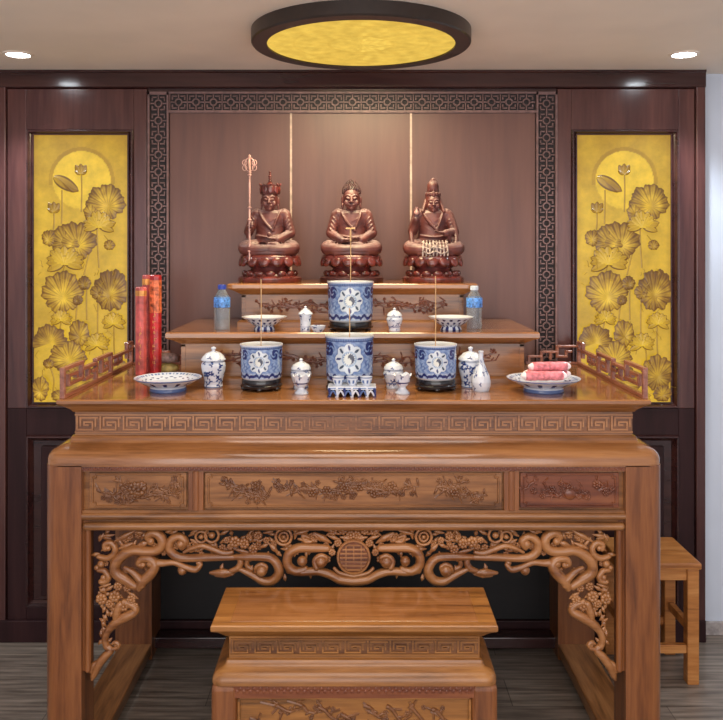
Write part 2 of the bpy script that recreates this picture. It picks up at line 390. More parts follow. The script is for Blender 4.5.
# ------------------------------------------------------------------ gold lotus panels
G0=(222,184,42)
def gold(f,o=0):   # f brightness
    base=(230,186,48); d=(104,62,6)
    return s2l(tuple(d[i]+(base[i]-d[i])*max(0,min(1.15,f)) for i in range(3)))
def lotus_panel(px0,name_lbl,right):
    dx=px0-34
    t=thing('lotus_light_panel',name_lbl,'light panel',(wx(px0+46.5),3.742,wz(402)),'backlit gold lotus panels')
    b=MB(); X0,X1,Z0,Z1=wx(px0),wx(px0+93.5),wz(402),wz(135)
    nx,nz=92,260; vs=[];cs=[];fs=[]
    for j in range(nz+1):
        for i in range(nx+1):
            u=i/nx;v=j/nz; vs.append((X0+(X1-X0)*u,3.741,Z0+(Z1-Z0)*v))
            px=34+93.5*u; py=402-267*v
            dm=math.hypot(px-81.5,py-180)
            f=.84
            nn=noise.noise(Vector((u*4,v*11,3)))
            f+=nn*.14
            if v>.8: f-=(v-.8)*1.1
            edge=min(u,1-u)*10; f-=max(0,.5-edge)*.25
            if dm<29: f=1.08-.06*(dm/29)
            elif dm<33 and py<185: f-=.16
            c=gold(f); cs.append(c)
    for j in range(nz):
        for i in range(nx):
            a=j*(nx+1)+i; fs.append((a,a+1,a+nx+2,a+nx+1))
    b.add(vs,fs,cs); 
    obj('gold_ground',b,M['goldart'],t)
    b=MB(); o=.006
    for (a,c,d,e) in ((X0-o,X0,Z0-o,Z1+o),(X1,X1+o,Z0-o,Z1+o),(X0,X1,Z1,Z1+o),(X0,X1,Z0-o,Z0)):
        b.box(a,c,3.735,3.748,d,e)
    obj('frame',b,M['lacquer_dark'],t)
    b=MB(); lay=[0]
    def P(px,py): return (wx(px+dx),wz(py))
    def ylay(): lay[0]+=1; return 3.740-.00012*lay[0]
    def clampx(px): return max(34.2,min(127.2,px))
    def fan(cx,cy,rx,ry,f0=.85,f1=.3,a0=0,a1=2*PI,veins=14,seed=0,lobes=5):
        y=ylay(); na=veins*10; nr=14; vs=[];fs=[];cs=[]
        rnd=random.Random(seed+int(cx*7+cy*13)); ph=rnd.random()*6; lobes=max(3,min(6,lobes))
        ox,oy=rnd.uniform(-.15,.15)*rx,(.28 if a0==0 else 0)*ry     # vein origin below the middle
        for i in range(na+1):
            a=a0+(a1-a0)*i/na; rsn=random.Random(i//10*31+seed)
            u=a+.25*math.sin(2*a+ph)
            lob=.90+.16*abs(math.sin(lobes*.5*u+ph))**.6+.045*math.sin(13*a+ph*2)+.02*math.sin(29*a)
            vein=abs(((i/10)%1)-.5)*2; sub=abs(((i/5)%1)-.5)*2
            for k in range(nr+1):
                q=k/nr
                ex=rx*lob*math.cos(a); ey=ry*lob*math.sin(a)
                x=clampx(cx+ox+(ex-ox)*q); z=max(136,min(401,cy+oy-(ey+oy)*q))
                X,Z=P(x,z); vs.append((X,y-.002*math.sin(q*PI),Z))
                nn=noise.noise(Vector((x*.16,z*.16,seed*1.7)))
                f=f0+(f1-f0)*q**1.6+nn*.35
                if vein>.78: f-=.42*(q*.7+.3)
                elif sub>.72 and q>.55: f-=.22
                if q>.9: f-=.15
                if k==nr: f=-.05
                cs.append(gold(f+rnd.uniform(-.07,.07)))
        m=nr+1
        for i in range(na):
            for k in range(nr): a=i*m+k; fs.append((a,a+1,a+m+1,a+m))
        b.add(vs,fs,cs)
    def petal(cx,cy,ang,L,wd,f0=1.05,f1=.8):
        y=ylay(); n=9; vs=[];fs=[];cs=[]
        ca,sa=math.cos(ang),math.sin(ang)
        for i in range(n+1):
            t_=i/n; w=wd*1.05*math.sin(PI*min(1,t_**.85*.93+.05))**.7 if i<n else 0.02
            for j,sg in enumerate((-1,-.82,-.6,0,.6,.82,1)):
                lx=L*t_; ly=w*sg; x=cx+lx*ca-ly*sa; z=cy-(lx*sa+ly*ca)
                X,Z=P(clampx(x),z); vs.append((X,y-(.003*(1-abs(sg))),Z))
                f=f0+(f1-f0)*t_
                if abs(sg)>.7 or i==n: f=-.05
                elif sg==0: f-=.1
                cs.append(gold(f))
        for i in range(n):
            for j in range(6): a=i*7+j; fs.append((a,a+1,a+8,a+7))
        b.add(vs,fs,cs)
    def flower(cx,cy,s,open_=1.0):
        rr=random.Random(int(cx*5+cy))
        for a in (184,-4,166,14,205,-25): petal(cx,cy+s*.2,math.radians(a+rr.uniform(-6,6)),s*rr.uniform(.95,1.1),s*.24,1.0,.6)
        for a in (140,40,116,64,90): petal(cx,cy+s*.25,math.radians(a+rr.uniform(-6,6)),s*rr.uniform(.9,1.0),s*.32,1.05,.7)
        for a in (150,30,125,55): petal(cx,cy+s*.32,math.radians(a+rr.uniform(-8,8)),s*.85,s*.28,1.1,.8)
        for a in (108,72): petal(cx,cy+s*.35,math.radians(a),s*.7,s*.26,1.1,.85)
        fan(cx,cy-s*.05,s*.22,s*.16,.6,.2,veins=6)
    def bud(cx,cy,s):
        for a in (60,120,90): petal(cx,cy+s,math.radians(a),s*1.7,s*.45,.8,.3)
        for a in (30,150): petal(cx,cy+s,math.radians(a),s*1.1,s*.3,.7,.3)
    def stem(pts,w=.7):
        y=ylay(); p=smooth_pts([(q[0],q[1],0) for q in pts],5); vs=[];fs=[];cs=[]
        for i,q in enumerate(p):
            for sg,f in ((-1,.1),(0,.7),(1,.2)):
                X,Z=P(q.x+sg*w,q.y); vs.append((X,y-.001*(1-abs(sg)),Z)); cs.append(gold(f))
        for i in range(len(p)-1):
            for j in range(2): a=i*3+j; fs.append((a,a+1,a+4,a+3))
        b.add(vs,fs,cs)
    S=stem
    S([(81.5,175),(81.8,190),(81.4,212)]); S([(62,190),(62,205),(61.5,224)]); S([(54,212),(54,224),(52,240)])
    S([(97,228),(97.5,245),(99,268)]); S([(90,250),(87,262),(84,275)]); S([(104,235),(108,240),(112,246)],.5)
    S([(86.7,288),(86.5,300),(86.8,320)]); S([(98.5,296),(97.7,315),(97.7,335)]); S([(77.5,302),(76,318),(75,340)]); S([(62,318),(60,330),(59,345)])
    S([(114,322),(114,342),(115,362)]); S([(99,342),(103,352),(103,368)]); S([(50,366),(54,380),(52,398)]); S([(66,262),(62,275),(60,290)],.5)
    fan(66,240,16,14,.75,.3,veins=12,seed=3)
    fan(49.5,238,7.5,8,.75,.3,veins=8)
    fan(76,241,20,19,.9,.3,seed=1,veins=16)
    fan(106,202,19,17,.95,.35,seed=2,veins=16)
    fan(93,212,9,10,.7,.35,veins=8)
    petal(54,177,math.radians(-30),29,6,.75,.35); petal(58,178,math.radians(-42),22,3.5,.5,.15)
    bud(81,168,6.5); bud(54,206,6.5)
    flower(99,222,16); flower(65,258,19)
    fan(110,245,5.5,5,.6,.3,veins=6)
    fan(63,292,20,20,.95,.45,seed=4,veins=18,lobes=9); fan(112,290,17,20,.75,.15,seed=5,veins=16,lobes=9)
    fan(85,283,6.5,7,.5,.2,veins=7); fan(98.5,292,7.5,7.5,.6,.25,veins=7)
    fan(77.5,299.5,5.8,5.8,.35,.1,veins=9,lobes=3)
    flower(62,317,11); flower(114,320,12)
    fan(80,333,10,13,.75,.4,seed=9,veins=8)
    flower(98,341,13)
    fan(51,343,17,18,.85,.2,seed=6,veins=18,lobes=10,a0=-.3,a1=PI+.3)
    fan(69,356,18,15,.95,.4,seed=7,veins=16)
    fan(50,363,5.5,5,.5,.15,veins=6)
    fan(113,372,15,17,.7,.25,seed=8,veins=14)
    fan(79,380,17,15,.8,.3,seed=11,veins=14); fan(42,388,8,12,.8,.4,seed=12,veins=8)
    fan(118,392,9,9,.7,.2,seed=13,veins=8); flower(96,396,11); fan(62,395,9,6,.7,.2,veins=8)
    rq=random.Random(77)
    for k in range(60):      # thin curling tendrils and small leaf edges between the blooms
        x=rq.uniform(38,124); z=rq.uniform(255,398); L=rq.uniform(4,11); a=rq.uniform(0,6.28); c_=rq.uniform(-1.2,1.2)
        S([(x,z),(x+L*.5*math.cos(a),z+L*.5*math.sin(a)),(x+L*math.cos(a+c_),z+L*math.sin(a+c_))],.35)
    obj('lotus_relief',b,M['goldart'],t)
    return t
lotus_panel(34,'tall backlit gold lotus panel left of the statues, above the red incense packets','l')
lotus_panel(577,'tall backlit gold lotus panel right of the statues, beside the white wall','r')

# ------------------------------------------------------------------ ceiling lamp and downlights
LC=(.008,3.08); LB=2.545
t=thing('ceiling_lamp','large round ceiling lamp with dark rim and patterned gold diffuser','ceiling lamp',(LC[0],LC[1],LB))
b=MB(); b.lathe([(.352,LB+.006),(.352,LB),(.405,LB),(.41,LB+.006),(.41,CEIL),(.30,CEIL)],96,(LC[0],LC[1],0),cap=False); obj('rim',b,M['lamp_rim'],t,smooth=30)
def lamp_paint(th,r,z,s):
    q=r/.352
    v=.80+.10*math.sin(th*16+q*9)*math.sin(q*26)+.07*math.sin(th*24-q*14)
    if abs(q-.34)<.02 or abs(q-.72)<.014: v-=.22
    if q<.34: v+=.12*math.sin(th*8)*math.sin(q*40)+.08
    base=(236,200,92); d=(150,104,28)
    return s2l(tuple(d[i]+(base[i]-d[i])*max(0,min(1.1,v)) for i in range(3)))
b=MB(); prof=[(.352*k/60+.0005,LB+.006) for k in range(60,-1,-1)]
b.lathe(prof,192,(LC[0],LC[1],0),paint=lamp_paint); obj('diffuser',b,M['lampart'],t)
me_,nt_,b_=newmat('downlight lens'); b_.inputs['Emission Color'].default_value=(.85,.93,1,1); b_.inputs['Emission Strength'].default_value=40; M['lens']=me_
for k,(px,lab) in enumerate(((18,'small round recessed downlight in the ceiling above the left gold panel'),(684,'small round recessed downlight in the ceiling above the right gold panel'))):
    dz=CEIL-CZ; Y=FPX*dz/(250-54); X=(px-359)*Y/FPX
    t=thing('downlight',lab,'downlight',(X,Y,CEIL),'recessed downlights')
    b=MB(); b.lathe([(.046,CEIL-.002),(.048,CEIL-.006),(.060,CEIL-.004),(.062,CEIL)],40,(X,Y,0),cap=False); obj('bezel',b,M['ceiling'],t,smooth=40)
    b=MB(); b.lathe([(.048,CEIL-.003),(.02,CEIL-.005),(.001,CEIL-.006)],32,(X,Y,0)); obj('lens',b,M['lens'],t,smooth=60)
    l=bpy.data.lights.new('downlight_beam','SPOT'); l.energy=48; l.color=(.85,.93,1); l.spot_size=math.radians(110); l.spot_blend=.6; l.shadow_soft_size=.035
    lo=bpy.data.objects.new('downlight_beam',l); C.objects.link(lo); lo.location=(X,Y,CEIL-.02)

# ------------------------------------------------------------------ main altar table
TX=-.018
FH=.9605; FY=2.828; BY=3.64
LO=.080                      # outset of legs beyond the frieze
T=thing('altar_table','large carved honey brown wooden altar table holding the offerings','altar table',(TX,3.2,0))
rect=(TX-FH,TX+FH,FY,BY)
TOP=1.2715
b=MB(); b.sweep(rect,[(0,1.221),(.006,1.224),(.012,1.232),(.03,1.246),(.044,1.2545),(.048,1.258),(.048,1.268),(.044,TOP)],0)
obj('table_top',b,M['wood_top'],T,smooth=25)
b=MB(); b.sweep(rect,[(0,1.132),(0,1.222)],0); obj('frieze',b,M['wood_x'],T)
def key_band(b,x0,x1,y0,y1,z0,z1,unit,t):
    """meander of raised bars; y0 front"""
    n=max(1,round((x1-x0)/unit)); u=(x1-x0)/n; H=z1-z0
    b.box(x0,x1,y0,y1,z1-t*.7,z1); b.box(x0,x1,y0,y1,z0,z0+t*.7)
    for k in range(n):
        X=x0+u*k
        cnt=[0]
        def bar(a,c,d,e): cnt[0]+=1; b.box(X+a*u,X+c*u,y0+.00022*(cnt[0]+(k%2)*.5),y1+.001,z0+d*H,z0+e*H)
        tu=t/u; th=t/H
        bar(.06,.06+tu,.12,.90)
        bar(.06,.80,.12,.12+th)
        bar(.80-tu,.80,.12,.62)
        bar(.36,.80,.62-th,.62)
        bar(.36,.36+tu,.36,.62)
        bar(.36,.60,.36,.36+th)
        bar(.20,1.0,.86-th,.86)
        bar(.20,.20+tu,.34,.86)
        bar(.92-tu,.92,.3,.86)
b=MB(); b.box(TX-FH+.001,TX+FH-.001,FY-.0006,FY+.002,1.1505,1.215); obj('key_fret_ground',b,M['wood_relief'],T)  # thin backing in the darkened wood, paints shade into the fret recess
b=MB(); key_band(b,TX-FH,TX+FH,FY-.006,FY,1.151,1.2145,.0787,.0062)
obj('key_fret_band',b,M['wood_carve'],T)
for sx in (-1,1):
    b=MB(); X=TX+sx*FH; n=10
    for k in range(n):
        y=FY+.02+(BY-FY-.04)*k/n; u=(BY-FY-.04)/n
        for (a,c,d,e) in ((.06,.8,.12,.2),(.06,.13,.12,.9),(.73,.8,.12,.62),(.36,.8,.54,.62),(.2,1,.78,.86)):
            b.box(X,X+sx*.005,y+a*u,y+c*u,1.151+d*.0635,1.151+e*.0635)
    obj('key_fret_band',b,M['wood_carve'],T)
b=MB(); b.sweep(rect,[(0,1.142),(.010,1.140),(.014,1.134),(.014,1.126),(.018,1.120),(.030,1.117),(.046,1.111),(.066,1.101),(.076,1.088),(LO,1.075),(LO,1.053),(0.02,1.053)],.6)
obj('shoulder_moulding',b,M['wood_top'],T,smooth=30)
x0,x1,y0,y1=TX-FH-LO,TX+FH+LO,FY-LO,BY+LO
LWd=.128
def leg_poly(sx,sy):
    cx=x0 if sx<0 else x1; cy=y0 if sy<0 else y1; r=.042; w=LWd if sy<0 else .158
    pts=[(cx-sx*w,cy),]
    n=8
    for k in range(n+1):
        a=PI/2*k/n
        pts.append((cx-sx*r+sx*r*math.sin(a), cy-sy*r+sy*r*math.cos(a)))
    pts+=[(cx,cy-sy*w),(cx-sx*w,cy-sy*w)]
    return pts if sx*sy>0 else pts[::-1]
for sx in (-1,1):
    for sy in (-1,1):
        b=MB(); b.prism_z(leg_poly(sx,sy)[::-1],0.0,1.056); obj('leg',b,M['wood_z'],T,smooth=30)
ix0,ix1=x0+LWd,x1-LWd
YF=y0           # front face plane
b=MB(); b.box(ix0,ix1,YF+.028,YF+.05,.866,1.056); b.box(ix0,ix1,YF+.010,YF+.03,1.034,1.056); b.box(ix0,ix1,YF+.002,YF+.03,1.052,1.058); obj('front_board',b,M['wood_x'],T)
# beaded border strip
b=MB(); b.box(ix0,ix1,YF+.005,YF+.02,1.038,1.053); k=0; x=ix0+.004
while x<ix1-.004:
    b.ell((x,YF+.005,1.0455+(.002 if k%2 else -.002)),(.0042,.0025,.0045),6,4); x+=.0078; k+=1
obj('beaded_border',b,M['wood_red'],T)
# carved leaf and flower helpers -------------------------------------------------
def rosette(b,x,y,z,r,pet=6,rnd=random):
    a0=rnd.random()*6
    for k in range(pet):
        a=a0+2*PI*k/pet
        b.ell((x+r*.6*math.cos(a),y,z+r*.6*math.sin(a)),(r*.42,r*.38,r*.42),8,5)
    b.ell((x,y-r*.25,z),(r*.35,r*.35,r*.35),8,5)
def leafy(b,x,y,z,L,w,a):
    R=Matrix.Rotation(-a,3,'Y')
    b.ell((x+L*.5*math.cos(a),y,z+L*.5*math.sin(a)),(L*.55,w*.5,w*.5),8,5,R)
def sprig(b,x0_,z0_,x1_,z1_,y,rnd,r=.002,dens=1.0,sz=.012):
    pts=[]; n=7
    for k in range(n+1):
        t_=k/n; pts.append((x0_+(x1_-x0_)*t_,y,z0_+(z1_-z0_)*t_+.006*math.sin(t_*7+rnd.random()*1.5)))
    r=r*1.9; sp=smooth_pts(pts,4); b.tube(sp,[r*(1.3-.8*i/len(sp)) for i in range(len(sp))],6,balls=False)
    for i in range(int(9*dens)):
        p=sp[rnd.randrange(len(sp))]; a=rnd.uniform(0,2*PI); L=sz*rnd.uniform(.9,1.8)
        leafy(b,p.x,y,p.z,L,sz*.55,a)
        if i%3==0: b.tube([(p.x,y,p.z),(p.x+L*1.6*math.cos(a),y,p.z+L*1.6*math.sin(a))],r*.7,5,balls=False)
        if i%3==1: rosette(b,p.x+L*1.2*math.cos(a),y,p.z+L*1.0*math.sin(a),sz*.6,5,rnd)
def fpx(px): return TX+(px-354)/297.2
def fpz(py): return CZ-(py-250)/297.2
def carved_panel(pa,pb,mat,seed,kind,label):
    X0,X1,Z0,Z1=fpx(pa),fpx(pb),fpz(508.5),fpz(473)
    yb=YF+.017
    b=MB(); b.box(X0,X1,yb,YF+.03,Z0,Z1)
    o=obj('carved_panel',b,mat,T,bevel=.002,label=label)
    b=MB(); c=.010; y=yb-.001
    # raised border with notched corners
    pts=[(X0+.012,Z0+.007+c),(X0+.012+c,Z0+.007+c),(X0+.012+c,Z0+.007),(X1-.012-c,Z0+.007),(X1-.012-c,Z0+.007+c),(X1-.012,Z0+.007+c),
         (X1-.012,Z1-.007-c),(X1-.012-c,Z1-.007-c),(X1-.012-c,Z1-.007),(X0+.012+c,Z1-.007),(X0+.012+c,Z1-.007-c),(X0+.012,Z1-.007-c)]
    for i in range(len(pts)):
        a=pts[i];d=pts[(i+1)%len(pts)]; b.tube([(a[0],y,a[1]),(d[0],y,d[1])],.0032,6)
    obj('panel_border',b,mat,o,smooth=60)
    rnd=random.Random(seed); b=MB(); cz=(Z0+Z1)/2; y=yb-.001
    cx=(X0+X1)/2
    if kind=='left':
        for (dx,dz,rr) in ((-.012,.006,.024),(.012,.012,.020),(-.002,-.008,.020),(.004,.004,.026)): rosette(b,cx+dx,y,cz+dz,rr,7,rnd)
        rosette(b,cx,y-.004,cz+.004,.014,6,rnd)
        sprig(b,cx-.02,cz-.012,X0+.035,cz-.012,y,rnd,dens=3,sz=.016); sprig(b,cx-.02,cz-.01,cx-.065,cz+.03,y,rnd,dens=2,sz=.014)
        sprig(b,cx+.02,cz-.03,X1-.03,cz+.02,y,rnd,dens=3.4,sz=.015); sprig(b,cx-.02,cz-.02,cx-.045,cz-.038,y,rnd,dens=1.5,sz=.014)
        sprig(b,cx+.05,cz+.0,X1-.035,cz-.022,y,rnd,dens=2.6,sz=.014)
    elif kind=='mid':
        for a,c2,d,e in ((-.43,-.30,.012,.0),(-.40,-.28,-.01,-.015),(-.12,-.27,.0,.012),(.0,-.15,-.005,.005),(0,.16,.01,-.01),(-.05,.1,.02,.012),(.05,.22,-.0,.01),(.28,.36,.005,.018),(.30,.44,-.0,-.02)):
            sprig(b,cx+a,cz+d,cx+c2,cz+e,y,rnd,dens=3.2,sz=.016)
        for a in (-.33,-.14,-.09,-.03,.02,.07,.13,.34): rosette(b,cx+a,y,cz+rnd.uniform(-.010,.014),.017,6,rnd)
    else:
        for k in range(9):
            xx=X0+.03+(X1-X0-.06)*(k+.5)/9
            rosette(b,xx,y,cz+rnd.uniform(-.024,.024),rnd.uniform(.010,.016),6,rnd)
            sprig(b,xx,cz+rnd.uniform(-.03,.03),xx+rnd.uniform(-.05,.05),cz+rnd.uniform(-.03,.03),y,rnd,dens=1.1,sz=.010)
        b.ell((cx-.0,y,cz-.012),(.022,.008,.02),12,8)
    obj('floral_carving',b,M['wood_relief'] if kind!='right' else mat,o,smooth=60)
carved_panel(89,186.5,M['wood_x'],3,'left','carved panel with a peony and small sprays')
carved_panel(205,502.5,M['wood_x'],5,'mid','long carved panel with flowering branches')
carved_panel(521,620,M['wood_red'],9,'right','darker red carved panel dense with flowers')
for pc in (196,512):
    b=MB(); X=fpx(pc); b.box(X-.026,X+.026,YF+.0125,YF+.02,.902,1.036); b.tube([(X,YF+.0125,.903),(X,YF+.0125,1.036)],.011,12,flat=.6,balls=False)
    obj('divider',b,M['wood_z'],T,smooth=40,bevel=.002)
b=MB(); b.tube([(ix0,YF+.012,.884),(ix1,YF+.012,.884)],.0125,14,flat=.95,balls=False); b.box(ix0,ix1,YF+.010,YF+.03,.893,.904); b.box(ix0,ix1,YF+.026,YF+.04,.862,.886)
obj('rail',b,M['wood_x'],T,smooth=40)
b=MB(); b.tube([(ix0+.012,YF+.012,.850),(ix1-.012,YF+.012,.850)],.0135,14,flat=.9,balls=True); b.box(ix0,ix1,YF+.02,YF+.04,.838,.868)
obj('beam',b,M['wood_x'],T,smooth=40)
for sx in (-1,1):
    X=(ix0 if sx<0 else ix1)
    b=MB(); b.box(X,X-sx*.022,YF+.018,YF+.05,.0 if 0 else .36,.868); b.tube([(X-sx*.016,YF+.018,.365),(X-sx*.016,YF+.018,.852)],.011,10,flat=.8,balls=True)
    obj('bracket_post',b,M['wood_z'],T,smooth=40)
# carved openwork apron -----------------------------------------------------------
def crop(ox,oy,s): return lambda x,y:(ox+x/s, oy+y/s)
A1=crop(84,515,6.025); A2=crop(180,515,6.025); A3=crop(270,515,4.253); A4=crop(84,590,7.2)
AP=MB(); BR=[MB(),MB()]
YA=YF+.030
def stroke(which,pts,r,flat=1.1,yo=0,cf=A1):
    pp=[cf(*p) for p in pts]; m=len(pp)
    if not hasattr(r,'__len__'): r=[r]*m
    for sg in (-1,1):
        P3=[Vector((TX+sg*(p[0]-354)/297.2,YA+yo,fpz(p[1]))) for p in pp]
        sp=smooth_pts(P3,6); rr=[]
        for i in range(len(sp)):
            t_=i/6; k=min(int(t_),m-2); f=t_-k; rr.append((r[k]*(1-f)+r[min(k+1,m-1)]*f)/297.2)
        tgt=AP if which=='A' else BR[0 if sg<0 else 1]
        tgt.tube(sp,rr,10,flat=flat)
def blob(which,p,r,cf=A1,fy=1.0,rz=None,yo=0):
    q=cf(*p)
    for sg in (-1,1):
        tgt=AP if which=='A' else BR[0 if sg<0 else 1]
        tgt.ell((TX+sg*(q[0]-354)/297.2,YA+yo,fpz(q[1])),(r/297.2,r*fy/297.2,(rz or r)/297.2),14,8)
def flor(which,p,r,cf=A1,pet=7,yo=-.006):
    q=cf(*p); rnd=random.Random(int(p[0]*3+p[1]))
    for sg in (-1,1):
        tgt=AP if which=='A' else BR[0 if sg<0 else 1]
        rosette(tgt,TX+sg*(q[0]-354)/297.2,YA+yo,fpz(q[1]),r/297.2,pet,rnd)
def ring(which,p,r,w,cf=A2,yo=-.006):
    q=cf(*p)
    stroke(which,[(q[0]+r*math.cos(a*PI/4),q[1]+r*math.sin(a*PI/4)) for a in range(9)],w,cf=lambda x,y:(x,y),yo=yo)
def leaf(which,a,c,w,cf=A1,yo=0):
    stroke(which,[a,((a[0]+c[0])/2,(a[1]+c[1])/2),c],[w*.35,w,w*.15],cf=cf,yo=yo,flat=.8)
# corner dragon scroll
stroke('A',[(385,165),(378,135),(415,118),(457,143),(466,190),(430,225),(360,230),(290,225),(222,258),(182,310),(188,362),(240,398),(300,440)],[3,4,4.5,5,5.2,5.2,5.2,5.2,5.4,5.6,5.6,5.4,4.5])
stroke('A',[(350,318),(325,300),(345,272),(395,275),(425,310),(400,360),(350,410),(330,450)],[2.5,3.2,3.6,4.2,5,5.5,5.5,3.5],yo=-.006)
stroke('A',[(245,325),(290,350),(335,395),(350,430)],[2,3.2,4,3.5],yo=-.01)
blob('A',(352,308),3.2,yo=-.008); blob('A',(398,168),4,yo=-.004)
stroke('A',[(400,300),(470,300),(540,297),(610,325),(670,338),(700,310)],[5,3.6,2.8,3.2,3.4,2.4],yo=-.004)
blob('A',(588,345),5); blob('A',(690,300),3.5)
stroke('A',[(585,205),(605,170),(565,140),(518,168),(512,222),(555,262),(630,272),(723,268),(820,266),(920,268)],[3.4,4,4.2,4.5,4.6,4.4,4,4,3.8,2.5])
blob('A',(580,185),4.6,yo=-.004)
leaf('A',(180,170),(300,105),3.2); leaf('A',(205,215),(290,180),3); leaf('A',(320,195),(385,175),3.4); leaf('A',(190,150),(240,215),2)
stroke('A',[(120,215),(118,188),(150,178),(178,205),(172,248),(130,272),(80,262)],[3,3,3,3.2,3.4,3.2,2.6]); blob('A',(138,212),3)
leaf('A',(90,140),(180,130),2.2); leaf('A',(85,170),(110,120),1.8); leaf('A',(300,115),(350,120),2)
blob('A',(95,308),4); blob('A',(70,330),3)
stroke('A',[(95,415),(125,412),(140,385),(115,350),(80,345)],[3,3,3.2,3,2.4]); blob('A',(110,390),3.2)
leaf('A',(150,430),(80,450),2.2)
# upper tendrils, flowers
ring('A',(125,140),5.5,1.3); blob('A',(125,140),2.6,cf=A2,yo=-.004); ring('A',(190,130),7,1.4); blob('A',(190,130),3.4,cf=A2,yo=-.004)
leaf('A',(60,160),(120,190),2.4,cf=A2); leaf('A',(235,130),(290,105),2.2,cf=A2); leaf('A',(60,120),(110,100),2,cf=A2)
stroke('A',[(20,235),(70,210),(130,195),(200,218),(260,240),(310,235)],[1.5,2.6,3,3,3.2,2.4],cf=A2,yo=-.003)
for p,r in (((330,170),6),((385,180),5.5),((440,215),5),((280,160),3.6),((470,130),4.6),((300,200),3.4),((415,140),3.4),((520,160),3.6)): flor('A',p,r,cf=A2)
leaf('A',(240,180),(300,140),2.4,cf=A2); leaf('A',(400,150),(430,105),2.2,cf=A2); leaf('A',(480,210),(540,180),2.4,cf=A2); leaf('A',(500,120),(560,110),2,cf=A2)
leaf('A',(330,220),(420,240),2.6,cf=A2); leaf('A',(540,190),(590,240),3,cf=A2)
ring('A',(625,140),8,1.5); ring('A',(625,140),4.4,1.2); blob('A',(625,140),2,cf=A2,yo=-.006)
# second cloud scroll
stroke('A',[(330,265),(400,262),(480,262),(545,270),(585,310),(595,360),(560,405),(505,412),(455,385),(390,352),(345,335)],[2.6,4,4.2,4.4,4.8,5,4.8,4.4,3.8,3,1.6],cf=A2,yo=-.002)
blob('A',(490,345),6,cf=A2,yo=-.004); stroke('A',[(515,350),(520,320),(490,305),(460,320),(452,350)],[1.5,2,2.2,2,1.5],cf=A2,yo=-.008)
leaf('A',(180,362),(330,360),4.6,cf=A2); leaf('A',(210,380),(320,372),3,cf=A2); leaf('A',(240,350),(255,305),2.2,cf=A2); leaf('A',(330,340),(370,300),2.6,cf=A2); leaf('A',(420,350),(435,315),2,cf=A2)
leaf('A',(625,380),(635,412),1.8,cf=A2)
stroke('A',[(300,352),(345,335),(362,300),(352,268)],[2.4,3.6,3.4,3],cf=A2,yo=.002)
stroke('A',[(430,340),(400,318),(405,280)],[2.4,2.6,2.6],cf=A2,yo=.003)
# third scroll and centre
stroke('A',[(245,150),(180,148),(115,150),(78,178),(76,222),(110,248),(150,238)],[3.6,4.6,4.8,4.8,4.8,4.6,3.4],cf=A3)
blob('A',(137,203),5.2,cf=A3,yo=-.004); blob('A',(217,205),6.2,cf=A3,yo=-.006)
stroke('A',[(235,215),(240,185),(212,178),(190,200),(198,228)],[1.4,2.2,2.6,2.6,3],cf=A3,yo=-.01)
stroke('A',[(80,245),(130,252),(200,248),(255,262),(300,284),(357,292)],[3.4,4,4.2,4.4,4.8,5],cf=A3)
stroke('A',[(275,235),(300,255),(357,268)],[1.8,2,2.2],cf=A3,yo=-.004)
leaf('A',(62,262),(66,290),1.8,cf=A3); leaf('A',(170,250),(174,280),1.6,cf=A3)
leaf('A',(190,85),(262,128),3.6,cf=A3); leaf('A',(185,85),(215,120),2,cf=A3); leaf('A',(100,90),(165,75),2.4,cf=A3); leaf('A',(120,110),(175,118),2.6,cf=A3)
stroke('A',[(165,105),(140,95),(150,120),(175,122)],[1.6,2.2,2.2,1.6],cf=A3)
for p,r in (((290,125),4.2),((265,165),3.8),((310,70),5),((270,75),4.6),((240,60),4),((345,90),5),((340,55),4.4),((325,105),3.6),((290,50),3.6)): flor('A',p,r,cf=A3)
for a,c in (((230,60),(300,90)),((260,50),(330,60)),((300,100),(357,110)),((250,95),(300,110))): leaf('A',a,c,2.4,cf=A3,yo=-.006)
# small leaf and blossom filler between the scrolls
rf=random.Random(11)
def lower(px): 
    for a,v in ((104,590),(118,588),(150,582),(163,572),(176,566),(206,564),(236,566),(250,575),(276,580),(332,572),(356,572)):
        if px<a: return v
    return 560
px_=97.0
while px_<335:
    lo=lower(px_)-7
    for k in range(3):
        py_=rf.uniform(534,min(lo,562 if px_>165 else lo)); xx=px_+rf.uniform(-3,3)
        if rf.random()<.35: flor('A',(xx,py_),rf.uniform(3,4.2),cf=lambda x,y:(x,y),pet=6,yo=.004)
        else:
            a=rf.uniform(0,6.28); L=rf.uniform(6,11); leaf('A',(xx,py_),(xx+L*math.cos(a),max(533,min(lo,py_+L*math.sin(a)))),rf.uniform(1.8,2.7),cf=lambda x,y:(x,y),yo=.005)
    px_+=6.5
for k in range(26):
    t_=rf.random(); xx=97+rf.random()*22*(1-t_*.6); py_=592+t_*55; a=rf.uniform(0,6.28)
    leaf('B',(xx,py_),(xx+7*math.cos(a),py_+7*math.sin(a)),2.2,cf=lambda x,y:(x,y),yo=.004)
